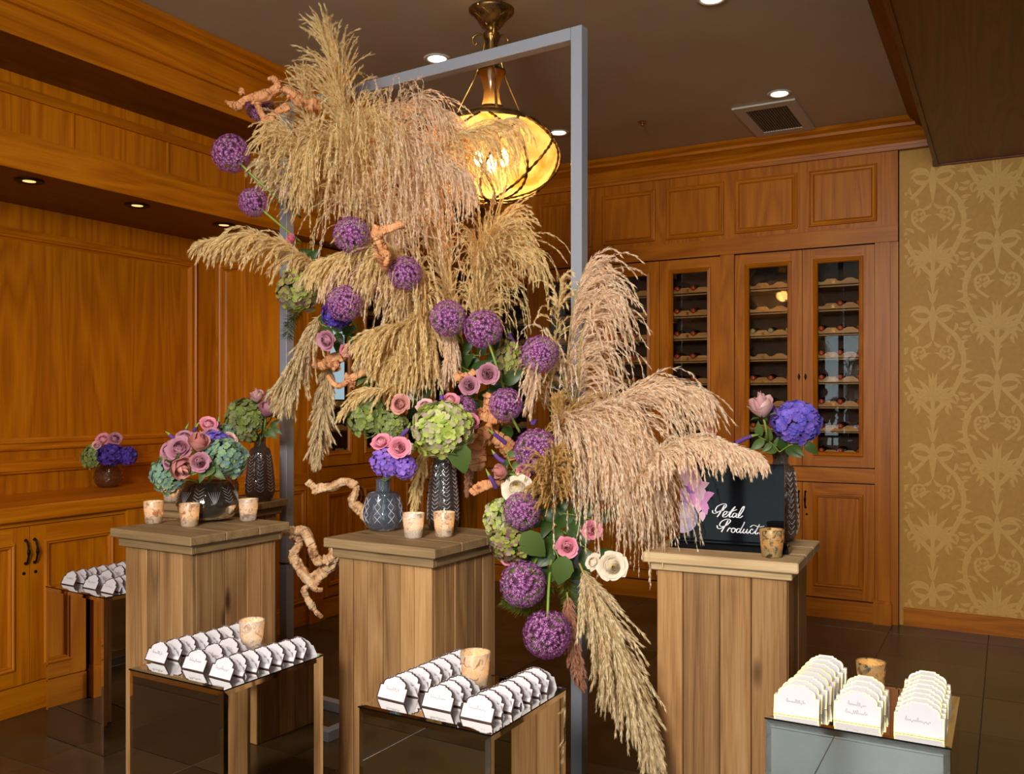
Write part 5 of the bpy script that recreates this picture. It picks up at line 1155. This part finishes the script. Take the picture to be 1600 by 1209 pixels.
hyd('blue-green hydrangea at the left rim of the round smoky bowl', 262, 742, 28, 30, 3.62, H_TEAL)
hyd('blue-green hydrangea at the right rim of the round smoky bowl', 352, 716, 36, 32, 3.62, H_TEAL, n=120, seed=2)
hyd('violet-blue hydrangea tucked among the bowl roses', 336, 692, 24, 20, 3.70, H_BLUE)
hyd('fresh green hydrangea in the tall vase at the rear left', 385, 656, 32, 36, 4.55, H_GREEN, n=120, seed=1)
hyd('small green hydrangea behind the bowl bouquet', 350, 676, 20, 14, 4.0, H_TEAL)
hyd('deep violet hydrangea in the amber vase on the counter, larger lobe', 174, 710, 22, 19, 5.35, H_DEEP)
hyd('deep violet hydrangea in the amber vase on the counter, smaller lobe', 201, 712, 13, 15, 5.35, H_DEEP, seed=2)
hyd('small green hydrangea in the amber vase on the counter', 143, 714, 16, 20, 5.35, H_GREEN, seed=3)
hyd('small lime hydrangea bits beside the large lime head', 640, 700, 10, 10, 3.5, H_LIME)
# ------------------------------------------------------------------ roses
def petal_mesh(R, H, wide, flare, curl, nu=7, nv=6, ruffle=0.0, ph=0.0, close=0.0):
    V = []; F = []
    for j in range(nv):
        v = j/(nv-1); rr = R*(1-close*v**3)*(0.25+0.75*math.sin(min(1, v*1.15)*math.pi/2)) + flare*max(0, v-0.55)**1.5*2.2
        hw = wide*(0.55+0.45*math.sin(min(1, v*1.3)*math.pi/2))*(1-0.35*max(0, v-0.75)/0.25)
        for i in range(nu):
            u = -1+2*i/(nu-1); a = u*hw; z = H*v*(1-0.10*u*u*v) - curl*max(0, v-0.7)**2*6
            r2 = rr*(1+0.05*u*u)+curl*max(0, v-0.75)*1.2+ruffle*math.sin(u*5+ph)*v
            V.append((r2*math.cos(a), r2*math.sin(a), z))
    for j in range(nv-1):
        for i in range(nu-1): k = j*nu+i; F.append((k, k+1, k+nu+1, k+nu))
    return V, F
def rose_proto(kind, mat, heart=None):
    root = thing('rose', 'proto', 'flower', (0, 0, -6))
    if kind == 'open': inner, outer, fl, hh = 15, 8, 0.42, 0.95
    elif kind == 'bud': inner, outer, fl, hh = 6, 5, 0.12, 1.5
    else: inner, outer, fl, hh = 34, 8, 0.50, 0.85       # garden rose
    b = MB(); r_ = random.Random(3)
    for i in range(inner):
        t = (i+0.5)/inner; V, F = petal_mesh(0.10+0.52*t, hh*(1.16-0.36*t), 1.7-0.6*t, 0.02+0.06*t, 0.02+0.04*t, 9, 8, 0.012, i, 0.72-0.42*t)
        a = i*2.4; ca, sa = math.cos(a), math.sin(a); b.add([(x*ca-y*sa, x*sa+y*ca, z) for x, y, z in V], F, 1 if (heart and t < 0.4) else 0)
    o = b.build('petal_whorl', [mat, heart or mat], root, smooth=True, kind='stuff')
    meshes = []
    for i in range(outer):
        t = i/outer; V, F = petal_mesh(0.60+0.12*t, hh*(0.80-0.22*t), 0.95, fl*(0.45+0.75*t), 0.05+0.12*t*(1 if kind != 'bud' else 0.3), 9, 8, 0.022, i)
        a = i*2.4+0.5; b = MB(); ca, sa = math.cos(a), math.sin(a); b.add([(x*ca-y*sa, x*sa+y*ca, z) for x, y, z in V], F)
        b.build('petal', mat, root, smooth=True)
    b = MB()
    b.lathe([(0.0, -0.12), (0.16, -0.08), (0.24, 0.02), (0.40, 0.14)], 12)
    for i in range(5):
        a = i*1.257; d = (math.cos(a), math.sin(a)); e = (-d[1], d[0]); b.add([(0.15*d[0]-0.08*e[0], 0.15*d[1]-0.08*e[1], 0.0), (0.15*d[0]+0.08*e[0], 0.15*d[1]+0.08*e[1], 0.0), (0.62*d[0]+0.09*e[0], 0.62*d[1]+0.09*e[1], 0.16), (0.85*d[0], 0.85*d[1], 0.10), (0.62*d[0]-0.09*e[0], 0.62*d[1]-0.09*e[1], 0.16)], [(0, 1, 2, 3, 4)])
    b.build('calyx', P_LEAFL, root)
    b = MB(); b.tube([(0, 0, -0.05), (0.05, 0.0, -0.8), (0.0, 0.1, -1.7)], 0.07, 8); b.build('stem', P_GSTEM, root, smooth=True)
    return root
RP_ = {}
ROSE_M = {'mauve': R_MAUVE, 'pink': R_PINK, 'blush': R_BLUSH, 'peach': R_PEACH, 'cream': R_WHITE}
def rose(label, x, y, r, d, col, kind='open', face=(0, 0), spin=None):
    """face: (right, up) offset of where the blossom looks, 0,0 = at the camera"""
    key = (kind, col)
    if key not in RP_: RP_[key] = rose_proto(kind, ROSE_M[col], R_YELL if col == 'cream' else None)
    p = D(x, y, d); s = r*d/FPX/(1.0 if kind != 'bud' else 0.85)
    f = tocam(p)+VR*face[0]+Vector((0, 0, face[1])); f.normalize()
    q = p-f*s*0.45
    dup(RP_[key], (q.x, q.y, q.z), aim(f, spin if spin is not None else random.uniform(0, 6)), s, label).pop('group', None)
RS = [
 ('mauve rose looking left, under the deep violet hydrangea', 510, 532, 17, 3.80, 'mauve', 'open', (-0.6, -0.2)),
 ('small bright pink rose beside the mauve rose left of centre', 541, 547, 11, 3.85, 'pink', 'open', (0.5, 0)),
 ('mauve rose half under the golden brush, left of centre', 574, 566, 15, 3.85, 'mauve', 'bud', (-1.2, 0.3)),
 ('dusky rose above the mid-green hydrangea, right of the beige sprig', 625, 631, 17, 3.62, 'peach', 'open', (-0.5, 0.2)),
 ('pale pink rose in the round vase, left of its twin', 596, 690, 17, 3.36, 'pink', 'open', (-0.3, 0.9)),
 ('pale pink rose in the round vase, facing forward', 624, 699, 18, 3.30, 'pink', 'open', (0, 0.2)),
 ('pale pink rose behind the big lime hydrangea, on its left', 664, 634, 15, 3.55, 'blush', 'open', (-0.2, 0.9)),
 ('pink rose peeking over the top of the big lime hydrangea', 704, 624, 14, 3.56, 'pink', 'open', (0, 1.0)),
 ('pink rose at the right edge of the big lime hydrangea', 738, 658, 13, 3.55, 'pink', 'open', (0.6, 0.4)),
 ('large mauve rose near the green stalk in the centre', 762, 584, 18, 3.66, 'mauve', 'open', (-0.1, 0.1)),
 ('smaller mauve rose in the centre, lower left of its neighbour', 733, 602, 16, 3.66, 'mauve', 'open', (0.0, 0.1)),
 ('dusky pink bud rose lying sideways above the cream rose', 786, 738, 15, 3.36, 'peach', 'bud', (-1.8, 0.4)),
 ('pink rose peeking below the largest purple globe', 818, 737, 13, 3.42, 'pink', 'open', (-0.4, -0.4)),
 ('cream garden rose, upper one, above a purple globe', 808, 762, 24, 3.36, 'cream', 'garden', (-0.2, 0.5)),
 ('bright pink rose among the dark leaves, lower left of the pair', 886, 854, 18, 3.22, 'pink', 'open', (-0.1, -0.1)),
 ('bright pink rose among the dark leaves, upper right of the pair', 924, 828, 16, 3.24, 'pink', 'open', (0.1, 0.1)),
 ('cream garden rose with yellow heart at the lower right', 956, 884, 23, 3.15, 'cream', 'garden', (0.1, -0.1)),
 ('torn cream rose petals left of the yellow-hearted cream rose', 926, 878, 14, 3.2, 'cream', 'garden', (-1.0, 0.6)),
 ('pink rose under the green-mauve hydrangea at lower centre', 792, 874, 12, 3.34, 'pink', 'open', (-0.5, -0.6)),
 ('pale rose half hidden at the left edge of the upper pampas', 447, 302, 17, 4.02, 'blush', 'bud', (-0.8, 0.6)),
 ('small pink bud below the pale rose at the left edge', 457, 374, 9, 4.0, 'pink', 'bud', (-0.8, 0.5)),
 ('large blush rose bud in the vase behind the black sign', 1191, 640, 23, 3.25, 'blush', 'bud', (-0.35, 2.2)),
 ('small pink rose peeking over the pampas above the sign', 1105, 682, 14, 3.3, 'peach', 'open', (-0.3, 1.0)),
 ('large mauve rose in the bowl, upper middle', 281, 700, 21, 3.55, 'mauve', 'open', (-0.2, 0.5)),
 ('peach-mauve rose bud in the bowl, upright right of the mauve one', 311, 696, 19, 3.56, 'peach', 'bud', (0.1, 1.6)),
 ('peach-mauve rose bud at the front of the bowl, lying low', 278, 728, 21, 3.50, 'peach', 'bud', (0.9, -0.5)),
 ('round mauve rose at the front of the bowl, facing forward', 312, 722, 16, 3.47, 'mauve', 'open', (0, -0.1)),
 ('mauve rose at the far left of the bowl bouquet', 262, 704, 16, 3.60, 'mauve', 'open', (-0.9, 0.3)),
 ('mauve rose low at the left of the bowl bouquet', 264, 722, 14, 3.54, 'mauve', 'open', (-0.9, -0.1)),
 ('mauve rose at the top of the bowl bouquet', 289, 682, 14, 3.66, 'mauve', 'open', (-0.1, 1.1)),
 ('hot pink rose at the peak of the bowl bouquet', 326, 662, 14, 3.85, 'pink', 'open', (0.1, 0.8)),
 ('dusky mauve rose behind the violet-blue florets of the bowl', 330, 678, 14, 3.80, 'mauve', 'open', (0, 0.9)),
 ('blush rose at the right back of the bowl bouquet', 358, 686, 13, 3.78, 'blush', 'open', (0.5, 0.7)),
 ('tall blush rose bud in the rear vase, pointing up', 402, 622, 13, 4.50, 'blush', 'bud', (-0.3, 2.0)),
 ('mauve-pink rose bud in the rear vase, in front', 417, 643, 16, 4.45, 'mauve', 'bud', (0.2, 1.6)),
 ('mauve-pink rose bud in the rear vase, at its right edge', 430, 643, 13, 4.55, 'peach', 'bud', (0.7, 1.2)),
 ('pink-edged rose in the amber vase on the counter, left one', 161, 686, 12, 5.35, 'pink', 'open', (-0.4, 0.7)),
 ('mauve rose in the amber vase on the counter, right one', 180, 685, 11, 5.35, 'mauve', 'open', (0.3, 0.6)),
 ('pale rose low at the left of the counter bouquet', 151, 696, 8, 5.33, 'blush', 'open', (-0.5, 0.2))]
for r_ in RS: rose(*r_)
for q in list(RP_.values()):
    for ch in list(q.children): bpy.data.objects.remove(ch)
    bpy.data.objects.remove(q)
# ------------------------------------------------------------------ greenery
LM = {}
def leaf_mesh(key, L_, W_, mat, fold=0.25, serr=0.0):
    V = []; F = []; n = 9
    for i in range(n):
        t = i/(n-1); w_ = W_*math.sin(math.pi*min(1, t**0.75))**0.9*(1+serr*(i % 2)); z = -0.35*L_*t*t
        V += [(-w_, L_*t, z+fold*w_), (0, L_*t, z), (w_, L_*t, z+fold*w_)]
    for i in range(n-1):
        k = i*3; F += [(k, k+1, k+4, k+3), (k+1, k+2, k+5, k+4)]
    b = MB(); b.add(V, F); o = b.build('leaf', mat, smooth=True); m = o.data; bpy.data.objects.remove(o); LM[key] = m
leaf_mesh('dark', 0.068, 0.018, P_LEAF); leaf_mesh('mid', 0.06, 0.015, P_LEAFL); leaf_mesh('big', 0.13, 0.042, P_LEAFL, 0.15, 0.10)
def sprig(label, pts, n, key='dark', sc=1.0, seed=0):
    rr = random.Random(seed); P = [D(*q) for q in pts]; base = P[0]
    root = thing('greenery_sprig', label, 'foliage', (base.x, base.y, base.z)); S_ = spline([q-base for q in P], 24)
    b = MB(); b.tube([tuple(q) for q in S_], 0.0022, 6); b.build('stem', P_GSTEM, root)
    for i in range(n):
        k = int((i+1)/(n)*22); p = Vector(S_[k]); T = (Vector(S_[k+1])-Vector(S_[k])).normalized()
        f = tocam(base+p)
        sd = T.cross(f).normalized()*(1 if i % 2 else -1); d = (sd*rr.uniform(0.5, 1.0)+T*rr.uniform(0.1, 0.8)+f*rr.uniform(0.0, 0.6)).normalized()
        o = bpy.data.objects.new('leaf', LM[key]); C.objects.link(o); o.parent = root; o.location = p
        z = (f-d*f.dot(d)).normalized(); x = d.cross(z); o.rotation_euler = Matrix((x, d, z)).transposed().to_euler(); o.scale = (sc*rr.uniform(0.8, 1.25),)*3
SG = [('dark leaves behind the pink rose pair at lower right', [(850, 800, 3.42), (880, 830, 3.36), (935, 870, 3.3)], 9, 'dark', 1.35),
 ('dark leaves left of the lower bright pink rose', [(850, 830, 3.40), (868, 860, 3.35), (880, 895, 3.3)], 7, 'dark', 1.5),
 ('dark leaves above the upper bright pink rose', [(860, 800, 3.42), (900, 805, 3.36), (935, 815, 3.35)], 7, 'dark', 1.3),
 ('dark leaves around the central mauve roses', [(700, 560, 3.95), (735, 580, 3.85), (790, 600, 3.8)], 9, 'dark', 1.3),
 ('dark leaves below the paired purple globes', [(690, 540, 3.95), (740, 555, 3.9), (800, 545, 3.9)], 8, 'dark', 1.3),
 ('dark leaves between the centre roses and the driftwood', [(720, 620, 3.85), (760, 630, 3.8), (800, 670, 3.75)], 8, 'dark', 1.2),
 ('dark leaves under the deep violet hydrangea', [(490, 500, 3.98), (530, 520, 3.95), (575, 535, 3.92)], 8, 'dark', 1.3),
 ('dark leaves behind the mauve rose left of centre', [(540, 520, 4.0), (560, 550, 3.95), (590, 590, 3.9)], 7, 'mid', 1.1),
 ('dark leaves above the mauve-green hydrangea by the left upright', [(450, 400, 4.1), (480, 410, 4.08), (520, 425, 4.05)], 6, 'dark', 1.2),
 ('dark leaves between the dusky rose and lime hydrangea', [(640, 610, 3.85), (655, 640, 3.8), (650, 680, 3.75)], 7, 'dark', 1.2),
 ('mid-green leaves near the bottom of the largest purple globe', [(790, 700, 3.55), (800, 730, 3.5), (830, 760, 3.45)], 6, 'mid', 1.0),
 ('dark leaves between the cream rose and lower globes', [(820, 760, 3.45), (845, 790, 3.4), (850, 860, 3.38)], 8, 'dark', 1.3),
 ('dark leaves under the lower hydrangea pair', [(800, 860, 3.45), (830, 875, 3.4), (870, 880, 3.38)], 6, 'dark', 1.3),
 ('leaves below the blush rose in the vase behind the sign', [(1218, 706, 3.34), (1205, 692, 3.32), (1185, 682, 3.3)], 6, 'mid', 0.9),
 ('leaves below the violet-blue hydrangea behind the sign', [(1218, 706, 3.34), (1235, 695, 3.3), (1258, 690, 3.28)], 6, 'dark', 0.9),
 ('leaves under the bowl bouquet roses', [(320, 745, 3.55), (335, 730, 3.52), (300, 742, 3.5)], 6, 'mid', 0.9),
 ('leaves of the tall rear left bouquet', [(405, 695, 4.6), (415, 672, 4.55), (428, 668, 4.55)], 6, 'mid', 1.0),
 ('leaves in the amber vase bouquet on the counter', [(172, 725, 5.4), (165, 715, 5.38), (160, 700, 5.36)], 5, 'dark', 0.8),
 ('bright leaves at the left edge of the centre, near the driftwood twig', [(560, 560, 3.9), (568, 580, 3.88), (575, 600, 3.86)], 6, 'mid', 0.9)]
for i, (lb, pts, n, k, s_) in enumerate(SG): sprig(lb, pts, n, k, s_, i)
for lb, x, y, d, ang, s_ in (('large serrated hydrangea leaf at the right foot of the lime hydrangea', 712, 690, 3.38, (0.3, -1.0), 1.0), ('large pleated hydrangea leaf below the purple globe at lower centre', 815, 832, 3.26, (0.5, -0.5), 1.0), ('large dark rose leaf below the lower bright pink rose', 884, 868, 3.2, (-0.25, -1.0), 0.9)):
    p = D(x, y, d); o = bpy.data.objects.new('large_leaf', LM['big']); C.objects.link(o); tag(o, lb, 'leaf')
    dd = (VR*ang[0]+Vector((0, 0, ang[1]))).normalized(); f = tocam(p); z = (f-dd*f.dot(dd)).normalized(); xx = dd.cross(z); o.location = p; o.rotation_euler = Matrix((xx, dd, z)).transposed().to_euler(); o.scale = (s_,)*3
# ferns
def fern(label, pts, n, L_, seed, mat=P_FERN):
    g = np.random.default_rng(seed); P = [D(*q) for q in pts]; base = P[0]; root = thing('fern_frond', label, 'foliage', tuple(base)); S_ = spline([q-base for q in P], 60)
    b = MB(); b.tube([tuple(q) for q in S_[::3]], 0.0018, 5); b.build('stem', P_GSTEM, root)
    m = n; k = g.integers(2, 58, m); T = np.gradient(S_, axis=0)[k]; T /= np.linalg.norm(T, axis=1)[:, None]; r = g.normal(size=(m, 3)); r -= (r*T).sum(1)[:, None]*T; r /= np.linalg.norm(r, axis=1)[:, None]
    o = S_[k]; d = r*0.9+T*0.45; e = np.cross(d, g.normal(size=(m, 3))); e /= np.linalg.norm(e, axis=1)[:, None]; l = (L_*g.uniform(0.6, 1.1, m))[:, None]
    V = np.stack([o, o+d*l*0.5+e*0.0008, o+d*l, o+d*l*0.5-e*0.0008], 1).reshape(-1, 3); F = np.arange(m)[:, None]*4+np.arange(4)[None]
    npmesh('needles', V, F, mat, root, 'stuff')
fern('yellow-green foxtail fern right of the lowest two purple globes', [(878, 880, 3.34), (888, 920, 3.34), (900, 965, 3.34), (912, 985, 3.34)], 1600, 0.055, 1)
fern('yellow-green foxtail fern behind the second lowest purple globe', [(870, 890, 3.4), (850, 930, 3.42), (820, 950, 3.42), (785, 935, 3.42)], 1300, 0.045, 2)
fern('dark fern frond in front of the left metal upright', [(470, 480, 4.15), (455, 500, 4.2), (448, 530, 4.2)], 600, 0.05, 3, P_LEAF)
fern('feathery green fern behind the mauve-green hydrangea in the centre', [(780, 560, 3.98), (800, 580, 3.98), (815, 610, 3.98)], 900, 0.06, 4, P_LEAF)
# veronica
def veronica(label, pts, r=0.009):
    P = [D(*q) for q in pts]; base = P[0]; root = thing('veronica_spike', label, 'flower', tuple(base)); S_ = spline([q-base for q in P], 26); n = len(S_)
    m = int(n*0.68)
    b = MB(); b.tube([tuple(q) for q in S_[:m]], list(np.linspace(r*0.95, r*0.75, m)), 9, mod=lambda rr, i, a: rr*(1+0.16*((i+int(a*9/6.28)) % 2))); b.build('purple_spike', P_VER, root, smooth=True)
    b = MB(); b.tube([tuple(q) for q in S_[m-1:]], list(np.linspace(r*0.75, r*0.12, n-m+1)), 8); b.build('green_tip', P_GSTEM, root, smooth=True)
for lb, pts in (('purple veronica spike curving over the blush bud behind the sign', [(1212, 650, 3.28), (1208, 638, 3.28), (1202, 625, 3.28), (1192, 616, 3.28)]),
 ('purple veronica spike pointing left above the black sign', [(1150, 692, 3.28), (1162, 686, 3.28), (1175, 681, 3.28), (1186, 679, 3.28)]),
 ('purple veronica spike left of the driftwood stump, upper', [(790, 692, 3.5), (780, 684, 3.48), (770, 676, 3.46), (762, 670, 3.45)]),
 ('purple veronica spike left of the driftwood stump, middle', [(788, 722, 3.4), (779, 716, 3.4), (772, 708, 3.4), (768, 702, 3.4)]),
 ('purple veronica spike above the upper cream rose, lowest of the three', [(775, 762, 3.38), (770, 752, 3.36), (764, 742, 3.35), (759, 732, 3.35)]),
 ('purple veronica spike above the violet-blue florets on the middle pedestal', [(628, 680, 3.45), (634, 674, 3.44), (638, 668, 3.44), (641, 660, 3.44)]),
 ('tiny purple veronica spike on top of the lime hydrangea', [(690, 625, 3.5), (690, 620, 3.5), (689, 616, 3.5), (688, 610, 3.5)]),
 ('purple veronica spike at the outer left of the bowl bouquet', [(280, 700, 3.68), (274, 687, 3.74), (268, 682, 3.75), (263, 677, 3.75), (258, 674, 3.75)]),
 ('purple veronica spike at the back of the bowl bouquet, left one', [(296, 702, 3.7), (289, 682, 3.85), (290, 673, 3.9), (292, 667, 3.9), (295, 661, 3.9)]),
 ('purple veronica spike at the back of the bowl bouquet, middle one', [(308, 702, 3.68), (303, 678, 3.84), (305, 670, 3.88), (308, 664, 3.88), (313, 658, 3.88)]),
 ('purple veronica spike at the back of the bowl bouquet, right one', [(336, 695, 3.75), (340, 670, 3.88), (341, 662, 3.9), (342, 656, 3.9), (342, 650, 3.9)]),
 ('purple veronica spike at the top of the rear left bouquet', [(414, 626, 4.5), (416, 619, 4.5), (418, 612, 4.5), (420, 606, 4.5)]),
 ('purple veronica spike crossing right of the mauve rose left of centre', [(570, 551, 3.75), (560, 545, 3.75), (550, 542, 3.75), (543, 545, 3.75)]),
 ('dark purple veronica spike behind the centre hydrangea', [(806, 540, 3.85), (800, 530, 3.85), (795, 520, 3.85), (792, 512, 3.85)]),
 ('purple veronica spike right of the green-stalked purple globe', [(838, 655, 3.6), (833, 662, 3.6), (829, 655, 3.6), (826, 648, 3.6)])):
    veronica(lb, pts)
# ------------------------------------------------------------------ driftwood
def driftwood(label, tubes, mat, seed):
    r_ = np.random.default_rng(seed); base = D(*tubes[0][0][0][:3]) if False else D(*tubes[0][0][0]); root = None; b = MB()
    for ti, (pts, rads) in enumerate(tubes):
        P = [D(*q)-base for q in pts]; n = 22*len(P); S_ = spline(P, n); S_ = S_+np.cumsum(r_.normal(0, 0.0012, (n, 3)), axis=0)*0.45
        R = np.interp(np.linspace(0, 1, n), np.linspace(0, 1, len(rads)), rads)*0.0023; kn = r_.normal(0, 1, n); kn = np.convolve(kn, np.ones(13)/13, 'same'); R = R*(1.05+0.55*kn)
        ph = r_.uniform(0, 6); 
        b.tube([tuple(q) for q in S_], list(R), 22, mod=lambda rr, i, a: rr*(1+0.16*math.sin(3*a+i*0.10+ph)+0.10*math.sin(7*a-i*0.07+ph)+0.07*abs(math.sin(5*a+i*0.05))+0.04*math.sin(11*a+i*0.3)))
        for q in range(max(1, n//16)):
            k = int(r_.integers(2, n-2)); dirn = Vector(r_.normal(size=3)).normalized(); c = Vector(S_[k])
            b.tube([tuple(c), tuple(c+dirn*R[k]*1.1), tuple(c+dirn*R[k]*1.55)], [R[k]*0.55, R[k]*0.42, R[k]*0.2], 8)
    o = b.build('driftwood_branch', mat, smooth=True); o.location = base; tag(o, label, 'driftwood'); return o
driftwood('pale gnarled driftwood at the upper left, sticking out of the pampas', [([(500, 165, 4.1), (475, 160, 4.05), (450, 140, 4.02), (430, 136, 4.0), (412, 146, 4.0), (385, 148, 4.0), (368, 158, 4.0), (349, 150, 4.0)], [9, 9, 8, 6, 9, 7, 8, 4]), ([(436, 137, 4.0), (432, 126, 4.0), (421, 124, 4.0)], [6, 5, 3]), ([(400, 150, 4.0), (405, 170, 4.0), (418, 190, 3.98), (430, 178, 4.0), (450, 170, 4.02)], [8, 5, 8, 6, 7]), ([(378, 145, 4.0), (374, 138, 4.0)], [5, 3])], M_DRIFTO, 1)
driftwood('forked orange driftwood beside the purple globe at the upper centre', [([(602, 420, 3.72), (598, 392, 3.60), (590, 366, 3.56), (608, 358, 3.54), (632, 350, 3.54)], [7, 9, 8, 7, 5]), ([(596, 395, 3.60), (606, 398, 3.58), (602, 412, 3.58)], [6, 5, 3])], M_DRIFTO, 2)
driftwood('stubby orange driftwood under the mauve rose left of centre', [([(488, 568, 4.0), (505, 570, 3.96), (520, 562, 3.92), (534, 555, 3.95)], [6, 8, 11, 9]), ([(520, 565, 3.92), (526, 578, 3.9)], [8, 7])], M_DRIFTO, 3)
driftwood('thin orange driftwood twig crossing left of the green hydrangea', [([(512, 588, 3.85), (528, 602, 3.84), (548, 590, 3.84), (574, 580, 3.86)], [3, 4, 5, 6]), ([(546, 592, 3.84), (543, 582, 3.84)], [5, 3]), ([(552, 592, 3.84), (550, 604, 3.84)], [5, 4])], M_DRIFTO, 4)
driftwood('long pale driftwood branch reaching left from behind the round vase', [([(640, 860, 3.95), (600, 822, 3.98), (570, 797, 4.0), (552, 783, 4.0), (556, 760, 4.0), (540, 750, 4.0), (520, 760, 4.0), (498, 764, 4.0), (484, 752, 4.0)], [15, 14, 9, 8, 8, 6, 7, 8, 6]), ([(496, 764, 4.0), (492, 768, 4.0)], [6, 5])], M_DRIFT, 5)
driftwood('knotted pale driftwood tied to the left upright, low beside the middle pedestal', [([(560, 845, 4.0), (530, 870, 4.0), (505, 895, 4.0), (484, 908, 4.0), (466, 886, 4.02), (460, 868, 4.02), (468, 848, 4.02), (456, 832, 4.0), (436, 842, 3.98)], [13, 12, 11, 9, 9, 8, 6, 8, 4]), ([(456, 832, 4.0), (474, 828, 3.96), (486, 848, 3.94), (488, 868, 3.94), (500, 874, 3.95), (520, 866, 3.97)], [7, 8, 8, 7, 7, 7]), ([(482, 905, 4.0), (492, 920, 3.98), (502, 922, 3.98)], [6, 5, 3]), ([(484, 912, 4.0), (476, 924, 4.0), (482, 942, 4.0), (492, 955, 4.0), (500, 964, 4.0)], [3, 6, 5, 4, 4]), ([(505, 894, 4.0), (520, 880, 3.98), (526, 862, 3.97), (518, 856, 3.97)], [8, 8, 7, 5])], M_DRIFT, 6)
driftwood('thick split orange driftwood stump right of the lime hydrangea', [([(745, 645, 3.75), (770, 652, 3.72), (800, 655, 3.74)], [9, 10, 7]), ([(745, 735, 3.68), (745, 705, 3.68), (760, 680, 3.7), (790, 690, 3.72), (810, 715, 3.74)], [11, 13, 13, 11, 9])], M_DRIFTO, 7)
driftwood('cut orange driftwood end pointing left above the cream rose', [([(738, 768, 3.45), (760, 758, 3.46), (790, 756, 3.5), (810, 765, 3.55)], [7, 7, 7, 6])], M_DRIFTO, 8)
driftwood('orange driftwood chunk among the centre mauve roses', [([(712, 582, 3.8), (722, 592, 3.78), (742, 582, 3.8)], [6, 9, 5]), ([(766, 618, 3.74), (762, 640, 3.74), (775, 650, 3.74)], [9, 8, 6])], M_DRIFTO, 9)
